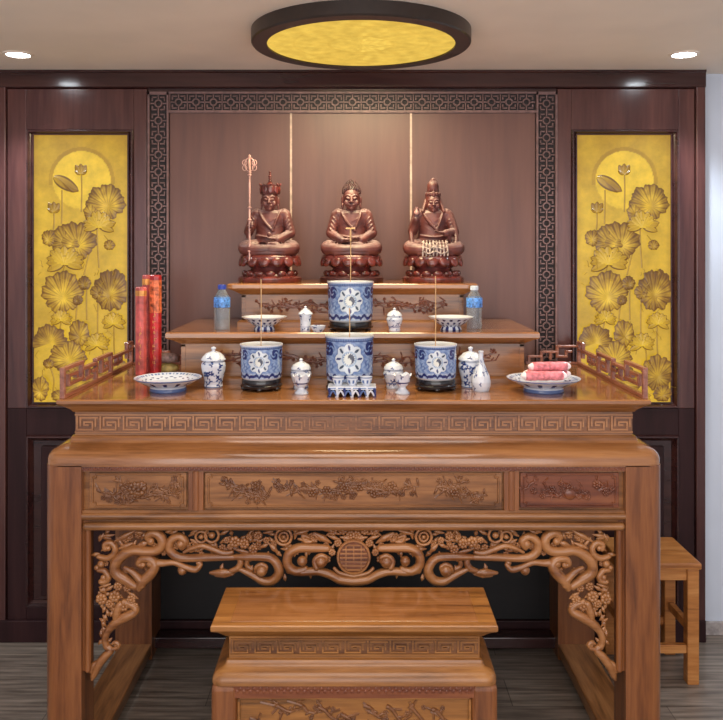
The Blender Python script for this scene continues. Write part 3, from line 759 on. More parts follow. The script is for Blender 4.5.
# brackets
for p,r in (((100,515),6),((180,500),6.2),((280,520),5),((200,440),4.6),((255,450),4.2),((150,545),4.6),((235,560),5.2),((300,560),4.4)): flor('B',p,r)
leaf('B',(80,480),(130,560),2.4); leaf('B',(260,480),(320,520),2.6); leaf('B',(120,470),(170,440),2.4)
stroke('B',[(280,100),(350,130),(360,170),(300,205),(225,250),(165,310),(142,370),(155,425)],[3,4,4.5,5.5,5,3.8,3.6,3.6],cf=A4)
stroke('B',[(250,120),(230,180),(225,230)],[4,4.6,4],cf=A4); leaf('B',(290,130),(350,120),3,cf=A4,yo=-.005); leaf('B',(195,170),(180,210),2,cf=A4)
stroke('B',[(155,425),(185,450),(140,500),(95,560),(62,630),(50,660)],[3.4,3.6,4.4,4.4,3.6,2],cf=A4)
stroke('B',[(195,440),(230,435),(243,410),(220,392),(200,402)],[2,2.2,2.4,2.2,1.6],cf=A4,yo=-.003); blob('B',(222,414),2.4,cf=A4)
stroke('B',[(95,530),(60,560),(45,600)],[2,3.2,3],cf=A4)
obj('carved_apron',AP,M['wood_carve'],T,smooth=70)
for m_ in BR: obj('carved_bracket',m_,M['wood_carve'],T,smooth=70)
# medallion
q=(354,558.5); mcx=TX; mcz=fpz(q[1]); R=17/297.2
b=MB(); b.lathe([(R*.2,0),(R*.95,0),(R,.004),(R,.012)],40)
b.v=[(mcx+x,YA-.006+ (0.0 if 0 else z),mcz+y) for (x,y,z) in b.v]
o=obj('medallion',b,M['wood_red'],T,smooth=40)
b=MB(); yy=YA-.013
for k in range(7):
    z=mcz+R*(.72-.24*k); w=math.sqrt(max(0,(R*.82)**2-(z-mcz)**2))
    b.box(mcx-w,mcx+w,yy,yy+.009,z-.0026,z+.0026)
for s in (-.45,.45,0): b.box(mcx+s*R-.0024,mcx+s*R+.0024,yy+.0006,yy+.009,mcz-R*.72 if s else mcz-R*.2,mcz+R*.72)
pts=[(mcx+R*.93*math.cos(a*PI/12),YA-.007,mcz+R*.97*math.sin(a*PI/12)) for a in range(25)]
b.tube(pts,.0050,6,balls=False); obj('longevity_symbol',b,M['wood_carve'],o)
# side aprons and back, floor stretchers
for sx in (-1,1):
    X=x0+.02 if sx<0 else x1-.02
    b=MB(); b.box(X-.012,X+.012,y0+LWd-.01,y1-LWd+.01,.80,1.054); obj('side_board',b,M['wood_y'],T,bevel=.003)
    b=MB(); b.box(X,X-sx*.136,y0+LWd-.02,y1-LWd+.02,.02,.068); obj('floor_stretcher',b,M['wood_y'],T,bevel=.004)
b=MB(); b.box(ix0-.01,ix1+.01,y1-.04,y1-.015,.86,1.054); obj('back_board',b,M['wood_x'],T)
b=MB(); b.box(ix0-.02,ix1+.02,y1-.10,y1-.02,.02,.068); obj('floor_stretcher',b,M['lacquer_dark'],T,bevel=.004)

# fret galleries at the two ends of the table ------------------------------------
def gallery(sx,label):
    X=TX+sx*(FH+.036)
    t=thing('fret_gallery',label,'fret gallery',(X,3.2,TOP),'openwork galleries on the altar table')
    Z=TOP; w=.009
    b=MB(); Y0,Y1=2.80,3.655
    def hb(ya,yb,z): b.box(X-w,X+w,Y0+ya,Y0+yb,Z+z*.86,Z+z*.86+.013)
    def vb(y,za,zb): b.box(X-w+.0008,X+w-.0008,Y0+y+.0003,Y0+y+.0157,Z+za*.86,Z+zb*.86+(.002 if za else 0))
    L=Y1-Y0
    hb(0,L,0); vb(0,0,.12); hb(0,.20,.108); vb(.19,.04,.12); hb(.05,.20,.04); vb(.05,.04,.085); hb(.05,.14,.075); vb(.13,.06,.085)
    hb(.19,.36,.078); vb(.35,.0,.09); vb(.26,.03,.09); hb(.22,.31,.03); hb(.30,.35,.052)
    hb(.35,.55,.092); vb(.42,.03,.104); hb(.42,.50,.03); vb(.49,.03,.07); vb(.54,0,.104); hb(.45,.50,.06)
    hb(.54,L,.070); vb(.62,.03,.082); hb(.58,.68,.034); vb(.68,.034,.082); vb(L-.014,0,.118); hb(L-.08,L,.106); vb(L-.08,.04,.118)
    obj('side_fret',b,M['fret_red'],t,bevel=.0015,bseg=1)
    b=MB(); Yc=3.655
    def hx(xa,xb,z): b.box(X-sx*xa,X-sx*xb,Yc-w,Yc+w,Z+z,Z+z+.010)
    def vx(x,za,zb): b.box(X-sx*(x+.0003),X-sx*(x+.0117),Yc-w+.0008,Yc+w-.0008,Z+za,Z+zb)
    hx(0,.235,0); hx(.0,.10,.075); vx(.09,.03,.085); hx(.05,.10,.03); vx(.05,.03,.06); hx(.03,.06,.052); hx(.09,.17,.05); vx(.16,0,.06); vx(.12,.02,.055); hx(.16,.22,.03); vx(.215,0,.04)
    obj('back_fret',b,M['fret_red'],t,bevel=.0015,bseg=1)
gallery(-1,'openwork wooden fret gallery on the left end of the altar table, before the gold panel')
gallery(1,'openwork wooden fret gallery on the right end of the altar table, beyond the pink rolls')

# ------------------------------------------------------------------ stepped shelves
def tier(name,label,hw,yf,yb,z0,z1,slab,seed,over=.05,shift=0):
    cx=(352.5-359)/FPX*yf
    t=thing(name,label,'altar shelf',(cx,(yf+yb)/2,z0),'stepped altar shelves')
    r=(cx-hw+over,cx+hw-over,yf+over,yb-.02)
    b=MB(); b.sweep(r,[(.016,z0),(.016,z0+.018),(.008,z0+.026),(0,z0+.028),(0,z1-slab-.022)],0); obj('body',b,M['wood_x'],t)
    b=MB(); b.sweep(r,[(0,z1-slab-.024),(.010,z1-slab-.018),(.03,z1-slab-.006),(over-.004,z1-slab),(over,z1-slab+.004),(over,z1-.004),(over-.004,z1)],0); obj('shelf_top',b,M['wood_top'],t,smooth=25)
    rnd=random.Random(seed); b=MB(); y=r[2]; zc=(z0+.03+z1-slab-.022)/2; w=r[1]-r[0]
    for f0,f1 in ((-.42,-.30),(-.34,-.18),(-.22,-.06),(-.10,.05),(.06,.20),(.18,.34),(.30,.42)):
        for q in range(2): sprig(b,cx+w*f0,zc+rnd.uniform(-.02,.02),cx+w*f1,zc+rnd.uniform(-.02,.03),y,rnd,r=.0022,dens=1.3,sz=.012)
    obj('vine_carving',b,M['wood_red'],t,smooth=60)
    b=MB()
    for s in (-1,1):
        X=cx+s*(w/2-.008); b.box(X-.008,X+.008,y-.003,y+.004,z0+.028,z1-slab-.024)
    b.box(r[0],r[1],y-.003,y+.004,z1-slab-.034,z1-slab-.026); b.box(r[0],r[1],y-.003,y+.004,z0+.028,z0+.036)
    obj('panel_frame',b,M['wood_x'],t)
    return t
Z1=1.469; Z2=1.645
tier('altar_shelf','wide lower wooden altar shelf standing on the altar table',.706,3.09,3.66,TOP,Z1,.024,21)
tier('altar_shelf','narrower upper wooden altar shelf that carries the three statues',.500,3.28,3.655,Z1,Z2,.022,33)

# ------------------------------------------------------------------ statues
def capsule(b,p,q,r0,r1,n=12,flat=1):
    p=Vector(p);q=Vector(q); k=6
    b.tube([p.lerp(q,i/k) for i in range(k+1)],[r0+(r1-r0)*i/k for i in range(k+1)],n,flat=flat)
def remesh(o,vox=.0022,sm=3):
    m=o.modifiers.new('Remesh','REMESH'); m.mode='VOXEL'; m.voxel_size=vox; m.use_smooth_shade=True
    s=o.modifiers.new('Smooth','SMOOTH'); s.factor=.5; s.iterations=sm
def lotus_base(t,mat,mat2,w=.13):
    b=MB(); b.lathe([(w*1.0,0),(w*1.02,.006),(w*1.02,.018),(w*.96,.024),(w*.9,.026)],48,sy=.86); obj('base_plinth',b,mat2,t,local=True,smooth=40)
    b=MB(); b.lathe([(w*.86,.02),(w*.84,.035),(w*.66,.046),(w*.6,.058),(w*.72,.068),(w*.92,.085),(w*.96,.104),(w*.92,.114),(w*.5,.116)],48,sy=.86)
    n=14
    for k in range(n):
        a=2*PI*(k+.25)/n
        for row,(rr,zz,sz,tl) in enumerate(((w*.90,.090,(.026,.012,.026),.35),(w*.82,.036,(.022,.012,.014),-.5))):
            a2=a+(PI/n if row else 0)
            R=Matrix.Rotation(a2+PI/2,3,'Z')@Matrix.Rotation(-tl,3,'X')
            b.ell((rr*math.cos(a2),rr*.86*math.sin(a2),zz),sz,12,8,R)
        a3=a+PI/n; R=Matrix.Rotation(a3+PI/2,3,'Z')@Matrix.Rotation(-.3,3,'X')
        b.ell((w*.84*math.cos(a3),w*.84*.86*math.sin(a3),.102),(.022,.01,.018),12,8,R)
    obj('lotus_throne',b,mat,t,local=True,smooth=70)
def hand(b,wrist,dirn,palm_n,side,curl=.5,s=1.0):
    """palm + five separate fingers; dirn finger direction, palm_n palm normal, side = thumb side"""
    w=Vector(wrist); d=Vector(dirn).normalized(); nn=Vector(palm_n).normalized(); sd=d.cross(nn).normalized()*side
    R=Matrix((sd,nn,d)).transposed()
    c=w+d*.014*s
    b.ell(c,(.0125*s,.006*s,.016*s),12,8,R)
    for k,(o,L) in enumerate(((.0095,.019),(.0032,.022),(-.0032,.020),(-.0095,.016))):
        p0=c+sd*o*s+d*.010*s; p1=p0+d*L*.55*s+nn*.002*s*curl; p2=p1+(d*(1-curl)+nn*curl)*L*.5*s
        b.tube([p0,p1,p2],[.0034*s,.0032*s,.0026*s],8,up=nn)
    t0=c+sd*.011*s-d*.006*s; t1=t0+(sd*.8+d*.7)*.010*s; t2=t1+(d*.9+sd*.1+nn*.2)*.010*s
    b.tube([t0,t1,t2],[.0042*s,.0038*s,.003*s],8,up=nn)
def body(b,hand_pose='lap',sh=.07,zs=.300,lean=0):
    # crossed legs
    zb=.116
    b.ell((0,.012,zb+.022),(.075,.062,.030),24,12)
    for s in (-1,1):
        pts=smooth_pts([(s*.030,.02,zb+.034),(s*.066,-.01,zb+.034),(s*.096,-.028,zb+.030),(s*.099,-.045,zb+.024),(s*.072,-.070,zb+.022),(s*.030,-.083,zb+.020),(-s*.012,-.083,zb+.022)],4)
        m=len(pts); b.tube(pts,[.034-.012*abs(i/(m-1)-.35) - .008*(i/(m-1)) for i in range(m)],14)
        # knee folds
        for q in range(3):
            r=.030+q*.004
            b.tube(smooth_pts([(s*(.060+q*.016),-.082+q*.006,zb+.010),(s*(.066+q*.016),-.086+q*.008,zb+.030),(s*(.052+q*.016),-.060,zb+.054)],4),.0024,6)
    # foot on top
    b.ell((.028,-.078,zb+.043),(.030,.013,.010),14,8,Matrix.Rotation(.15,3,'Y'))
    for k in range(5): b.ell((.0-.002*k+ .000,-.086+.0045*k,zb+.046),(.007,.0028,.0045),8,6)
    # robe skirt spill
    b.ell((0,-.080,zb+.006),(.085,.024,.014),24,8)
    for k in range(-5,6): b.tube([(k*.014,-.098+abs(k)*.002,zb-.004),(k*.010,-.096,zb+.018)],.003,6)
    # torso
    secs=[(.050,.074,.050),(.085,.062,.042),(.12,.058,.038),(.15,.064,.038),(.175,.064,.034),(.187,.046,.028)]
    prof=[];vs=[];fs=[];n=28
    for (dz,rx,ry) in secs:
        for i in range(n):
            a=2*PI*i/n; vs.append((rx*math.cos(a),.012+ry*math.sin(a),zb+dz))
    for k in range(len(secs)-1):
        for i in range(n): a=k*n+i;c=k*n+(i+1)%n; fs.append((a,c,c+n,a+n))
    fs.append(tuple(range(n-1,-1,-1))); q=(len(secs)-1)*n; fs.append(tuple(range(q,q+n))); b.add(vs,fs)
    for s in (-1,1): b.ell((s*.056,.012,zb+.172),(.026,.026,.024),14,10)
    # neck
    capsule(b,(0,.010,zb+.178),(0,.006,zb+.212),.0225,.0185)
    # robe folds across the chest: a draped shawl edge and soft diagonal folds
    b.tube(smooth_pts([(-.044,-.004,zb+.186),(-.034,-.022,zb+.160),(-.012,-.030,zb+.128),(.016,-.032,zb+.100)],5),.0052,8)
    b.tube(smooth_pts([(.044,-.004,zb+.186),(.036,-.020,zb+.160),(.024,-.029,zb+.128),(.012,-.033,zb+.100)],5),.0046,8)
    for k in range(3):
        z=zb+.150-k*.020
        b.tube(smooth_pts([(.054,-.004,z+.012),(.030,-.0205,z+.004),(.004,-.0265,z-.010)],4),.0020,6)
    for k in range(2):
        z=zb+.135-k*.022
        b.tube(smooth_pts([(-.054,-.004,z+.012),(-.032,-.020,z),(-.014,-.0265,z-.012)],4),.0018,6)
    b.tube(smooth_pts([(-.055,-.014,zb+.080),(-.02,-.036,zb+.074),(.02,-.036,zb+.074),(.055,-.014,zb+.080)],5),.0045,8)
def arm(b,s,elbow,wrist,r=(.024,.021,.015),sleeve=True):
    zb=.116; sh=Vector((s*.064,.012,zb+.168))
    capsule(b,sh,elbow,r[0],r[1]); capsule(b,elbow,wrist,r[1],r[2])
    if sleeve:
        e=Vector(elbow); w=Vector(wrist); c=e.lerp(w,.75)
        capsule(b,c,c+Vector((s*.010,.006,-.035)),.016,.007)
        for k in range(4):
            p=sh.lerp(e,.25+.2*k); b.tube([(p.x+s*.008,p.y-.02,p.z+.010),(p.x-s*.004,p.y-.024,p.z-.004),(p.x-s*.012,p.y-.018,p.z-.014)],.0026,6)
def head(b,z,s=1.0,y=0):
    c=Vector((0,y,z))
    b.ell(c+Vector((0,0,.004)),(.0325*s,.036*s,.042*s),24,16)
    b.ell(c+Vector((0,-.010,-.022))*s,(.0245*s,.024*s,.022*s),18,12)     # jaw
    b.ell(c+Vector((0,-.031,-.036))*s,(.009*s,.007*s,.007*s),12,8)        # chin
    b.tube([c+Vector((0,-.034,.008))*s,c+Vector((0,-.039,-.004))*s,c+Vector((0,-.0425,-.012))*s],[.0032*s,.0042*s,.0056*s],8)
    for k in (-1,1):
        b.ell(c+Vector((k*.0058,-.037,-.013))*s,(.0042*s,.004*s,.0034*s),8,6)
        b.tube(smooth_pts([c+Vector((k*.005,-.036,.009))*s,c+Vector((k*.014,-.035,.014))*s,c+Vector((k*.025,-.026,.010))*s],4),.0022*s,6)   # brow
        b.ell(c+Vector((k*.0135,-.0325,.003))*s,(.0078*s,.0045*s,.0034*s),12,8)   # lids
        b.tube(smooth_pts([c+Vector((k*.006,-.0365,.0012))*s,c+Vector((k*.0135,-.0375,-.0005))*s,c+Vector((k*.021,-.0315,.0018))*s],4),.0012*s,6)
        b.ell(c+Vector((k*.018,-.026,-.015))*s,(.010*s,.008*s,.011*s),12,8)       # cheek
        # long ears
        b.ell(c+Vector((k*.0345,.004,-.004))*s,(.005*s,.010*s,.017*s),12,8); b.ell(c+Vector((k*.0335,-.001,-.026))*s,(.0045*s,.006*s,.013*s),10,8)
    b.tube(smooth_pts([c+Vector((-.0095,-.034,-.0225))*s,c+Vector((0,-.0385,-.0215))*s,c+Vector((.0095,-.034,-.0225))*s],4),.0021*s,6)
    b.tube([c+Vector((-.006,-.0345,-.0265))*s,c+Vector((0,-.037,-.0275))*s,c+Vector((.006,-.0345,-.0265))*s],.0026*s,6)
def hair_snail(t,z,s=1.0):
    b=MB(); c=(0,.010,z+.014*s); R=(.0375*s,.038*s,.036*s)
    b.ell(c,R,24,14); b.ell((0,.012,z+.047*s),(.020*s,.020*s,.016*s),16,10)
    for j in range(10):
        ph=-.15+j/10*1.6; rr=math.cos(ph); n=max(4,int(24*rr))
        for i in range(n):
            a=2*PI*(i+.5*(j%2))/n
            x=R[0]*rr*math.cos(a); y=c[1]+R[1]*rr*math.sin(a); zz=c[2]+R[2]*math.sin(ph)
            if y<-.010 and ph<.30: continue
            b.ell((x,y,zz),(.0042*s,)*3,6,5)
    for j in range(5):
        ph=j/5*1.5; rr=math.cos(ph); n=max(3,int(14*rr))
        for i in range(n):
            a=2*PI*(i+.5*(j%2))/n; b.ell((.020*s*rr*math.cos(a),.012+.020*s*rr*math.sin(a),z+.047*s+.016*s*math.sin(ph)),(.0040*s,)*3,6,5)
    return obj('hair',b,M['statue_dark'],t,local=True,smooth=80)
SY=3.475
def sx_at(px): return (px-359)/FPX*SY
# central Buddha
SG='seated wooden statues on the upper shelf'
t=thing('buddha_statue','middle rosewood statue, a bareheaded Buddha meditating with both hands in the lap','statue',(0,0,0),SG)
lotus_base(t,M['statue_base'],M['statue_dark'],.132)
b=MB(); body(b)
for s in (-1,1):
    arm(b,s,(s*.088,-.005,.205),(s*.040,-.068,.176))
hand(b,(-.038,-.070,.178),(1,-.15,0),(0,0,1),-1,.15,1.15); hand(b,(.038,-.072,.186),(-1,-.15,0),(0,0,1),1,.15,1.15)
head(b,.350,1.12)
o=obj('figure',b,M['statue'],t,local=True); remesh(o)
hair_snail(t,.368,1.0)
t.location=(sx_at(351.5),SY,Z2)
# left: crowned monk with a staff
t=thing('bodhisattva_statue','left rosewood statue, wearing a tall crown and holding a ringed staff upright','statue',(0,0,0),SG)
lotus_base(t,M['statue_base'],M['statue_base'],.132)
b=MB(); body(b)
arm(b,1,(.088,-.005,.205),(.038,-.066,.178)); hand(b,(.036,-.070,.182),(-1,-.15,.05),(0,0,1),1,.35,1.1); b.ell((.004,-.076,.200),(.010,.010,.010),12,8)
arm(b,-1,(-.090,.0,.212),(-.077,-.062,.228))
hand(b,(-.076,-.062,.228),(.1,-.75,.25),(1,.1,0),-1,.9,1.05)
head(b,.345,1.05)
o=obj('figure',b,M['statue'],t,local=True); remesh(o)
b=MB(); z=.372
b.lathe([(.032,z-.010),(.034,z-.004),(.036,z),(.040,z+.022),(.045,z+.036),(.036,z+.037),(.026,z+.038),(.012,z+.044),(.010,z+.050),(.001,z+.052)],32)
for k in range(9):
    a=2*PI*k/9; R=Matrix.Rotation(a+PI/2,3,'Z')
    b.ell((.041*math.cos(a),.041*math.sin(a),z+.018),(.013,.004,.020),10,8,R); b.ell((.044*math.cos(a),.044*math.sin(a),z+.040),(.0045,.0045,.006),8,6)
for (zz,r) in ((.056,.008),(.066,.0065),(.075,.008),(.085,.005),(.093,.006)): b.ell((0,0,z+zz),(r,r,r*.8),12,8)
obj('crown',b,M['statue_base'],t,local=True,smooth=60)
b=MB(); X,Y=-.075,-.088
b.tube([(X,Y,.09),(X,Y,.47)],.0042,10)
for zz in (.13,.26,.31,.445,.455): b.ell((X,Y,zz),(.0085,.0085,.005),12,8)
for ang in (0,PI/2):
    pts=[(X+.020*math.sin(2*PI*k/16)*math.cos(ang)*(1 if 1 else 0),Y+.020*math.sin(2*PI*k/16)*math.sin(ang),.488-.028*math.cos(2*PI*k/16)) for k in range(17)]
    b.tube(pts,.0026,8,balls=False,up=(.3,.2,1))
for s in (-1,1):
    for zz in (.474,.496):
        pts=[(X+s*.020+.009*math.cos(2*PI*k/12),Y,zz+.011*math.sin(2*PI*k/12)) for k in range(13)]; b.tube(pts,.0018,6,balls=False)
b.tube([(X,Y,.47),(X,Y,.528)],[.0035,.002],8); b.ell((X,Y,.520),(.006,.006,.008),10,8); b.ell((X,Y,.488),(.006,.006,.009),10,8)
obj('staff',b,M['staff'],t,local=True,smooth=60)
t.location=(sx_at(270),SY,Z2)
# right: hooded bodhisattva with raised hand
t=thing('bodhisattva_statue','right rosewood statue, with a high topknot headdress and pale sash over the lap','statue',(0,0,0),SG)
lotus_base(t,M['statue_base'],M['statue_base'],.128)
b=MB(); body(b)
arm(b,-1,(-.086,-.002,.215),(-.074,-.050,.262),sleeve=True); hand(b,(-.074,-.052,.264),(0,-.1,1),(0,-1,0),1,.2,1.05)
arm(b,1,(.090,-.004,.210),(.046,-.062,.205)); hand(b,(.044,-.066,.206),(-1,-.3,.1),(0,0,1),1,.4,1.05)
head(b,.334,.92)
for s in (-1,1):   # shawl ends falling from the arms
    b.tube(smooth_pts([(s*.060,.0,.300),(s*.086,-.014,.250),(s*.094,-.028,.205),(s*.092,-.048,.160)],5),[.010,.012,.012,.008]*4+[.008]*0 if 0 else .010,8)
    b.tube(smooth_pts([(s*.030,.004,.345),(s*.038,-.006,.318),(s*.044,-.014,.298)],5),.007,8)
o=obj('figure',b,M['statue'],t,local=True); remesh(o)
b=MB(); z=.350
b.ell((0,.008,z+.004),(.033,.034,.034),20,12); b.ell((0,.006,z+.050),(.025,.024,.034),18,12); b.ell((0,.004,z+.082),(.010,.010,.009),12,8)
for k in range(7):
    a=PI+PI*k/6; R=Matrix.Rotation(a+PI/2,3,'Z'); b.ell((.030*math.cos(a),.006+.033*math.sin(a),z+.020),(.008,.004,.009+.004*(k==3)),10,8,R)
for k in range(5):
    a=PI+PI*k/4; b.tube([(.024*math.cos(a),.006+.024*math.sin(a),z+.03),(.018*math.cos(a),.006+.018*math.sin(a),z+.066)],.0025,6)
for s in (-1,1): b.tube(smooth_pts([(s*.030,.008,z),(s*.036,.010,z-.03),(s*.040,.006,z-.06)],4),.006,8)
obj('headdress',b,M['statue'],t,local=True,smooth=70)
b=MB(); zb=.116
for k in range(8):
    x=-.046+.092*k/7
    b.tube(smooth_pts([(x,-.075,zb+.056),(x*1.05,-.098,zb+.040),(x*1.1,-.106,zb+.018),(x*1.12,-.104,zb-.004)],4),.0034,6)
for q,(zz,yy) in enumerate(((.052,-.084),(.034,-.103),(.014,-.108))):
    b.tube(smooth_pts([(-.052,yy+.006,zb+zz),(-.026,yy,zb+zz-.010),(0,yy-.002,zb+zz),(.026,yy,zb+zz-.010),(.052,yy+.006,zb+zz)],5),.0032,6)
rosette(b,0,-.109,zb+.030,.012,6)
obj('lap_sash',b,M['sash'],t,local=True,smooth=70)
b=MB(); b.lathe([(.004,0),(.009,.004),(.010,.012),(.004,.020),(.0035,.028),(.006,.032)],16,(-.074,-.066,.282)); obj('held_vase',b,M['staff'],t,local=True,smooth=60)
t.location=(sx_at(433),SY,Z2)

# ------------------------------------------------------------------ porcelain
WH=(208,213,224); LB_=(142,164,200); MBl=(82,106,156); DB=(28,40,100); BK=(24,30,60)
def mix(a,c,t): return tuple(a[i]*(1-t)+c[i]*t for i in range(3))
def pot_paint(R,H):
    def f(th,r,z,s):
        v=z/H
        if r<R*.93: return s2l((196,200,206))
        cell=2*PI/3; u=((th+cell/2)%cell)-cell/2       # -60..60 deg
        x=u*R/H; y=v-.53                                # units of height
        if v>.965: return s2l(WH)
        if v>.90: return s2l(mix(MBl,LB_,.35+.3*math.sin(th*60)))
        if v>.885: return s2l(DB)
        if v<.05: return s2l((178,190,210))
        if v<.20:
            w=.13+.06*abs(math.sin(th*7)+.4*math.sin(th*17)); 
            if v<w and v>w-.085: return s2l(DB)
            return s2l(mix(WH,LB_,.5 if math.sin(th*30+v*40)>0 else .9))
        d=math.hypot(x,y); a=math.atan2(y,x)
        if d<.115:
            aa=a+d*14
            return s2l(BK if math.sin(aa)>.2 and d>.02 else (212,214,206))
        if d<.14: return s2l(MBl if math.sin(a*16)>.2 else (206,212,212))
        if d<.30+.055*abs(math.cos(a*4)):
            # ring of painted leaves around the roundel
            n8=8; al=((a+PI/n8)%(2*PI/n8))-PI/n8; idx=int((a+PI/n8)%(2*PI)/(2*PI/n8))
            lx=d*math.cos(al)-.245; ly=d*math.sin(al)+(.02 if idx%2 else -.02)*(lx*8)
            if (lx/.062)**2+(ly/.028)**2<1: return s2l(DB if idx%2==0 else (44,62,84))
            if d>.30+.055*abs(math.cos(a*4))-.02: return s2l(MBl)
            if d<.17: return s2l((150,172,196))
            return s2l((204,212,220))
        # corner scrolls
        for cx_,cy_,rr in ((-.50,.20,.15),(.50,.20,.15),(-.46,-.14,.10),(.46,-.14,.10)):
            dd=math.hypot(x-cx_,y-cy_)
            if dd<rr:
                a=math.atan2(y-cy_,x-cx_)
                if math.sin(a*2+dd*40)>(-.65 if cy_>0 else .3): return s2l(DB if cy_>0 else MBl)
        return s2l(mix(LB_,(100,126,176),max(0,min(1,.45+.9*math.sin(x*34+2*math.sin(y*21))*math.sin(y*30)))))
    return f
def dense(prof,step=.0025):
    out=[]
    for i in range(len(prof)-1):
        (a,z0),(c,z1)=prof[i],prof[i+1]; L=math.hypot(c-a,z1-z0); n=max(1,int(L/step))
        for k in range(n): out.append((a+(c-a)*k/n,z0+(z1-z0)*k/n))
    out.append(prof[-1]); return out
def incense_pot(X,Y,Z,R,H,sh,label,stand=True):
    t=thing('incense_pot',label,'incense pot',(X,Y,Z),'blue and white incense pots')
    if stand:
        b=MB(); b.lathe([(R*.80,.006),(R*.95,.010),(R*.98,sh*.45),(R*.90,sh*.55),(R*.92,sh*.8),(R*.88,sh),(R*.4,sh)],48)
        for k in range(6):
            a=2*PI*(k+.5)/6; b.ell((R*.85*math.cos(a),R*.85*math.sin(a),.008),(.012,.012,.008),10,6)
        obj('stand',b,M['black'],t,local=True,smooth=40)
    b=MB(); h=H-sh
    prof=dense([(R*.5,.0),(R*.86,.0),(R*.93,.006),(R*.955,.03),(R*.96,h*.5),(R*.975,h*.9),(R,h*.97),(R,h),(R*.94,h),(R*.90,h*.95),(R*.89,h*.86),(R*.2,h*.85)])
    b.lathe(prof,300,(0,0,0),paint=pot_paint(R,h)); b.v=[(x,y,z+sh) for x,y,z in b.v]
    obj('bowl',b,M['porcelain'],t,local=True,smooth=40)
    b=MB(); b.lathe([(R*.9,0),(R*.5,.006),(.001,.008)],32,(0,0,sh+h*.865)); obj('ash',b,M['ash'],t,local=True,smooth=60)
    return sh+h*.87
def at(px,Y): return (px-359)/FPX*Y
h=incense_pot(at(261.5,3.0),3.0,TOP,.0785,.166,.040,'round blue and white incense pot on the table, left of centre')
h=incense_pot(at(435.5,3.0),3.0,TOP,.0785,.166,.040,'round blue and white incense pot on the table, right of centre')
incense_pot(at(349.5,2.985),2.985,TOP,.089,.200,.034,'large blue and white incense pot behind the tray of cups')
incense_pot(at(350.5,3.187),3.187,Z1,.091,.190,.036,'large blue and white incense pot on the lower shelf before the Buddha')
def stick(px,Y,z0,ytop,label,tee=False):
    X=at(px,Y); z1=CZ-(ytop-250)/FPX*Y
    b=MB(); b.tube([(0,0,0),(0.001,0,(z1-z0)*.5),(0,0,z1-z0)],[.0017,.0018,.0020],8,balls=False)
    if tee:
        b.tube([(0,0,z1-z0-.05),(0,0,z1-z0-.004)],.0036,8,balls=True); b.tube([(-.016,0,z1-z0-.002),(.016,0,z1-z0-.002)],.0028,8)
    o=obj('incense_stick',b,M['stick'],None,smooth=60); o.location=(X,Y,z0)
    tag(o,label,'incense stick','single incense sticks')
stick(261,3.0,TOP+.148,279,'thin incense stick standing in the left pot on the table')
stick(435.5,3.0,TOP+.148,276,'thin incense stick standing in the right pot on the table')
stick(349.5,2.985,TOP+.176,308,'short incense stick in the large pot behind the cup tray')
stick(350.5,3.187,Z1+.167,228,'incense stick with crossed tip rising before the Buddha',True)

def flower_paint(seed,ground=WH,density=.5,bands=(),blue=DB,scale=1.0,rmin=0):
    rnd=random.Random(seed); spots=[(rnd.uniform(-PI,PI),rnd.uniform(.12,.88),rnd.uniform(.05,.11),rnd.random()*6) for _ in range(int(34*density))]
    def f(th,r,z,s):
        for a,c,col in bands:
            if a<=s<c: return s2l(col)
        for (ta,sa,ra,ph) in spots:
            d_=(th-ta+PI)%(2*PI)-PI; x=d_*.32*scale; y=(s-sa)
            d=math.hypot(x,y); a=math.atan2(y,x)
            if d<ra*(.55+.45*math.sin(a*3+ph)): return s2l(blue if d<ra*.6 else MBl)
        return s2l(ground)
    return f
def porc(name,label,cat,X,Y,Z,prof,paint,group=None,lid=None,seg=96,extra=None,step=.0018):
    t=thing(name,label,cat,(X,Y,Z),group)
    b=MB(); b.lathe(dense(prof,step),seg,paint=paint); obj('body',b,M['porcelain'],t,local=True,smooth=50)
    if lid:
        b=MB(); b.lathe(dense(lid,step),seg,paint=flower_paint(5,density=.25)); obj('lid',b,M['porcelain'],t,local=True,smooth=50)
    return t
# ginger jars
def ginger(px,Y,label,s=1.0,seed=2):
    p=[(.022,0),(.034,0),(.036,.004),(.034,.012),(.036,.03),(.044,.060),(.047,.082),(.044,.096),(.034,.104),(.030,.106),(.02,.106)]
    l=[(.03,.103),(.047,.104),(.047,.108),(.040,.118),(.028,.130),(.012,.136),(.007,.138),(.006,.142),(.010,.147),(.009,.152),(.001,.155)]
    p=[(a*s,c*s) for a,c in p]; l=[(a*s,c*s) for a,c in l]
    porc('ginger_jar',label,'lidded jar',at(px,Y),Y,TOP,p,flower_paint(seed,density=1.7,bands=((.10,.13,MBl),(.26,.28,MBl))),'large lidded ginger jars',l)
ginger(213.5,3.045,'large white lidded ginger jar with blue sprays, left end of the table row',.97,2)
ginger(470.5,3.045,'large white lidded ginger jar standing behind the bottle vase',.97,8)
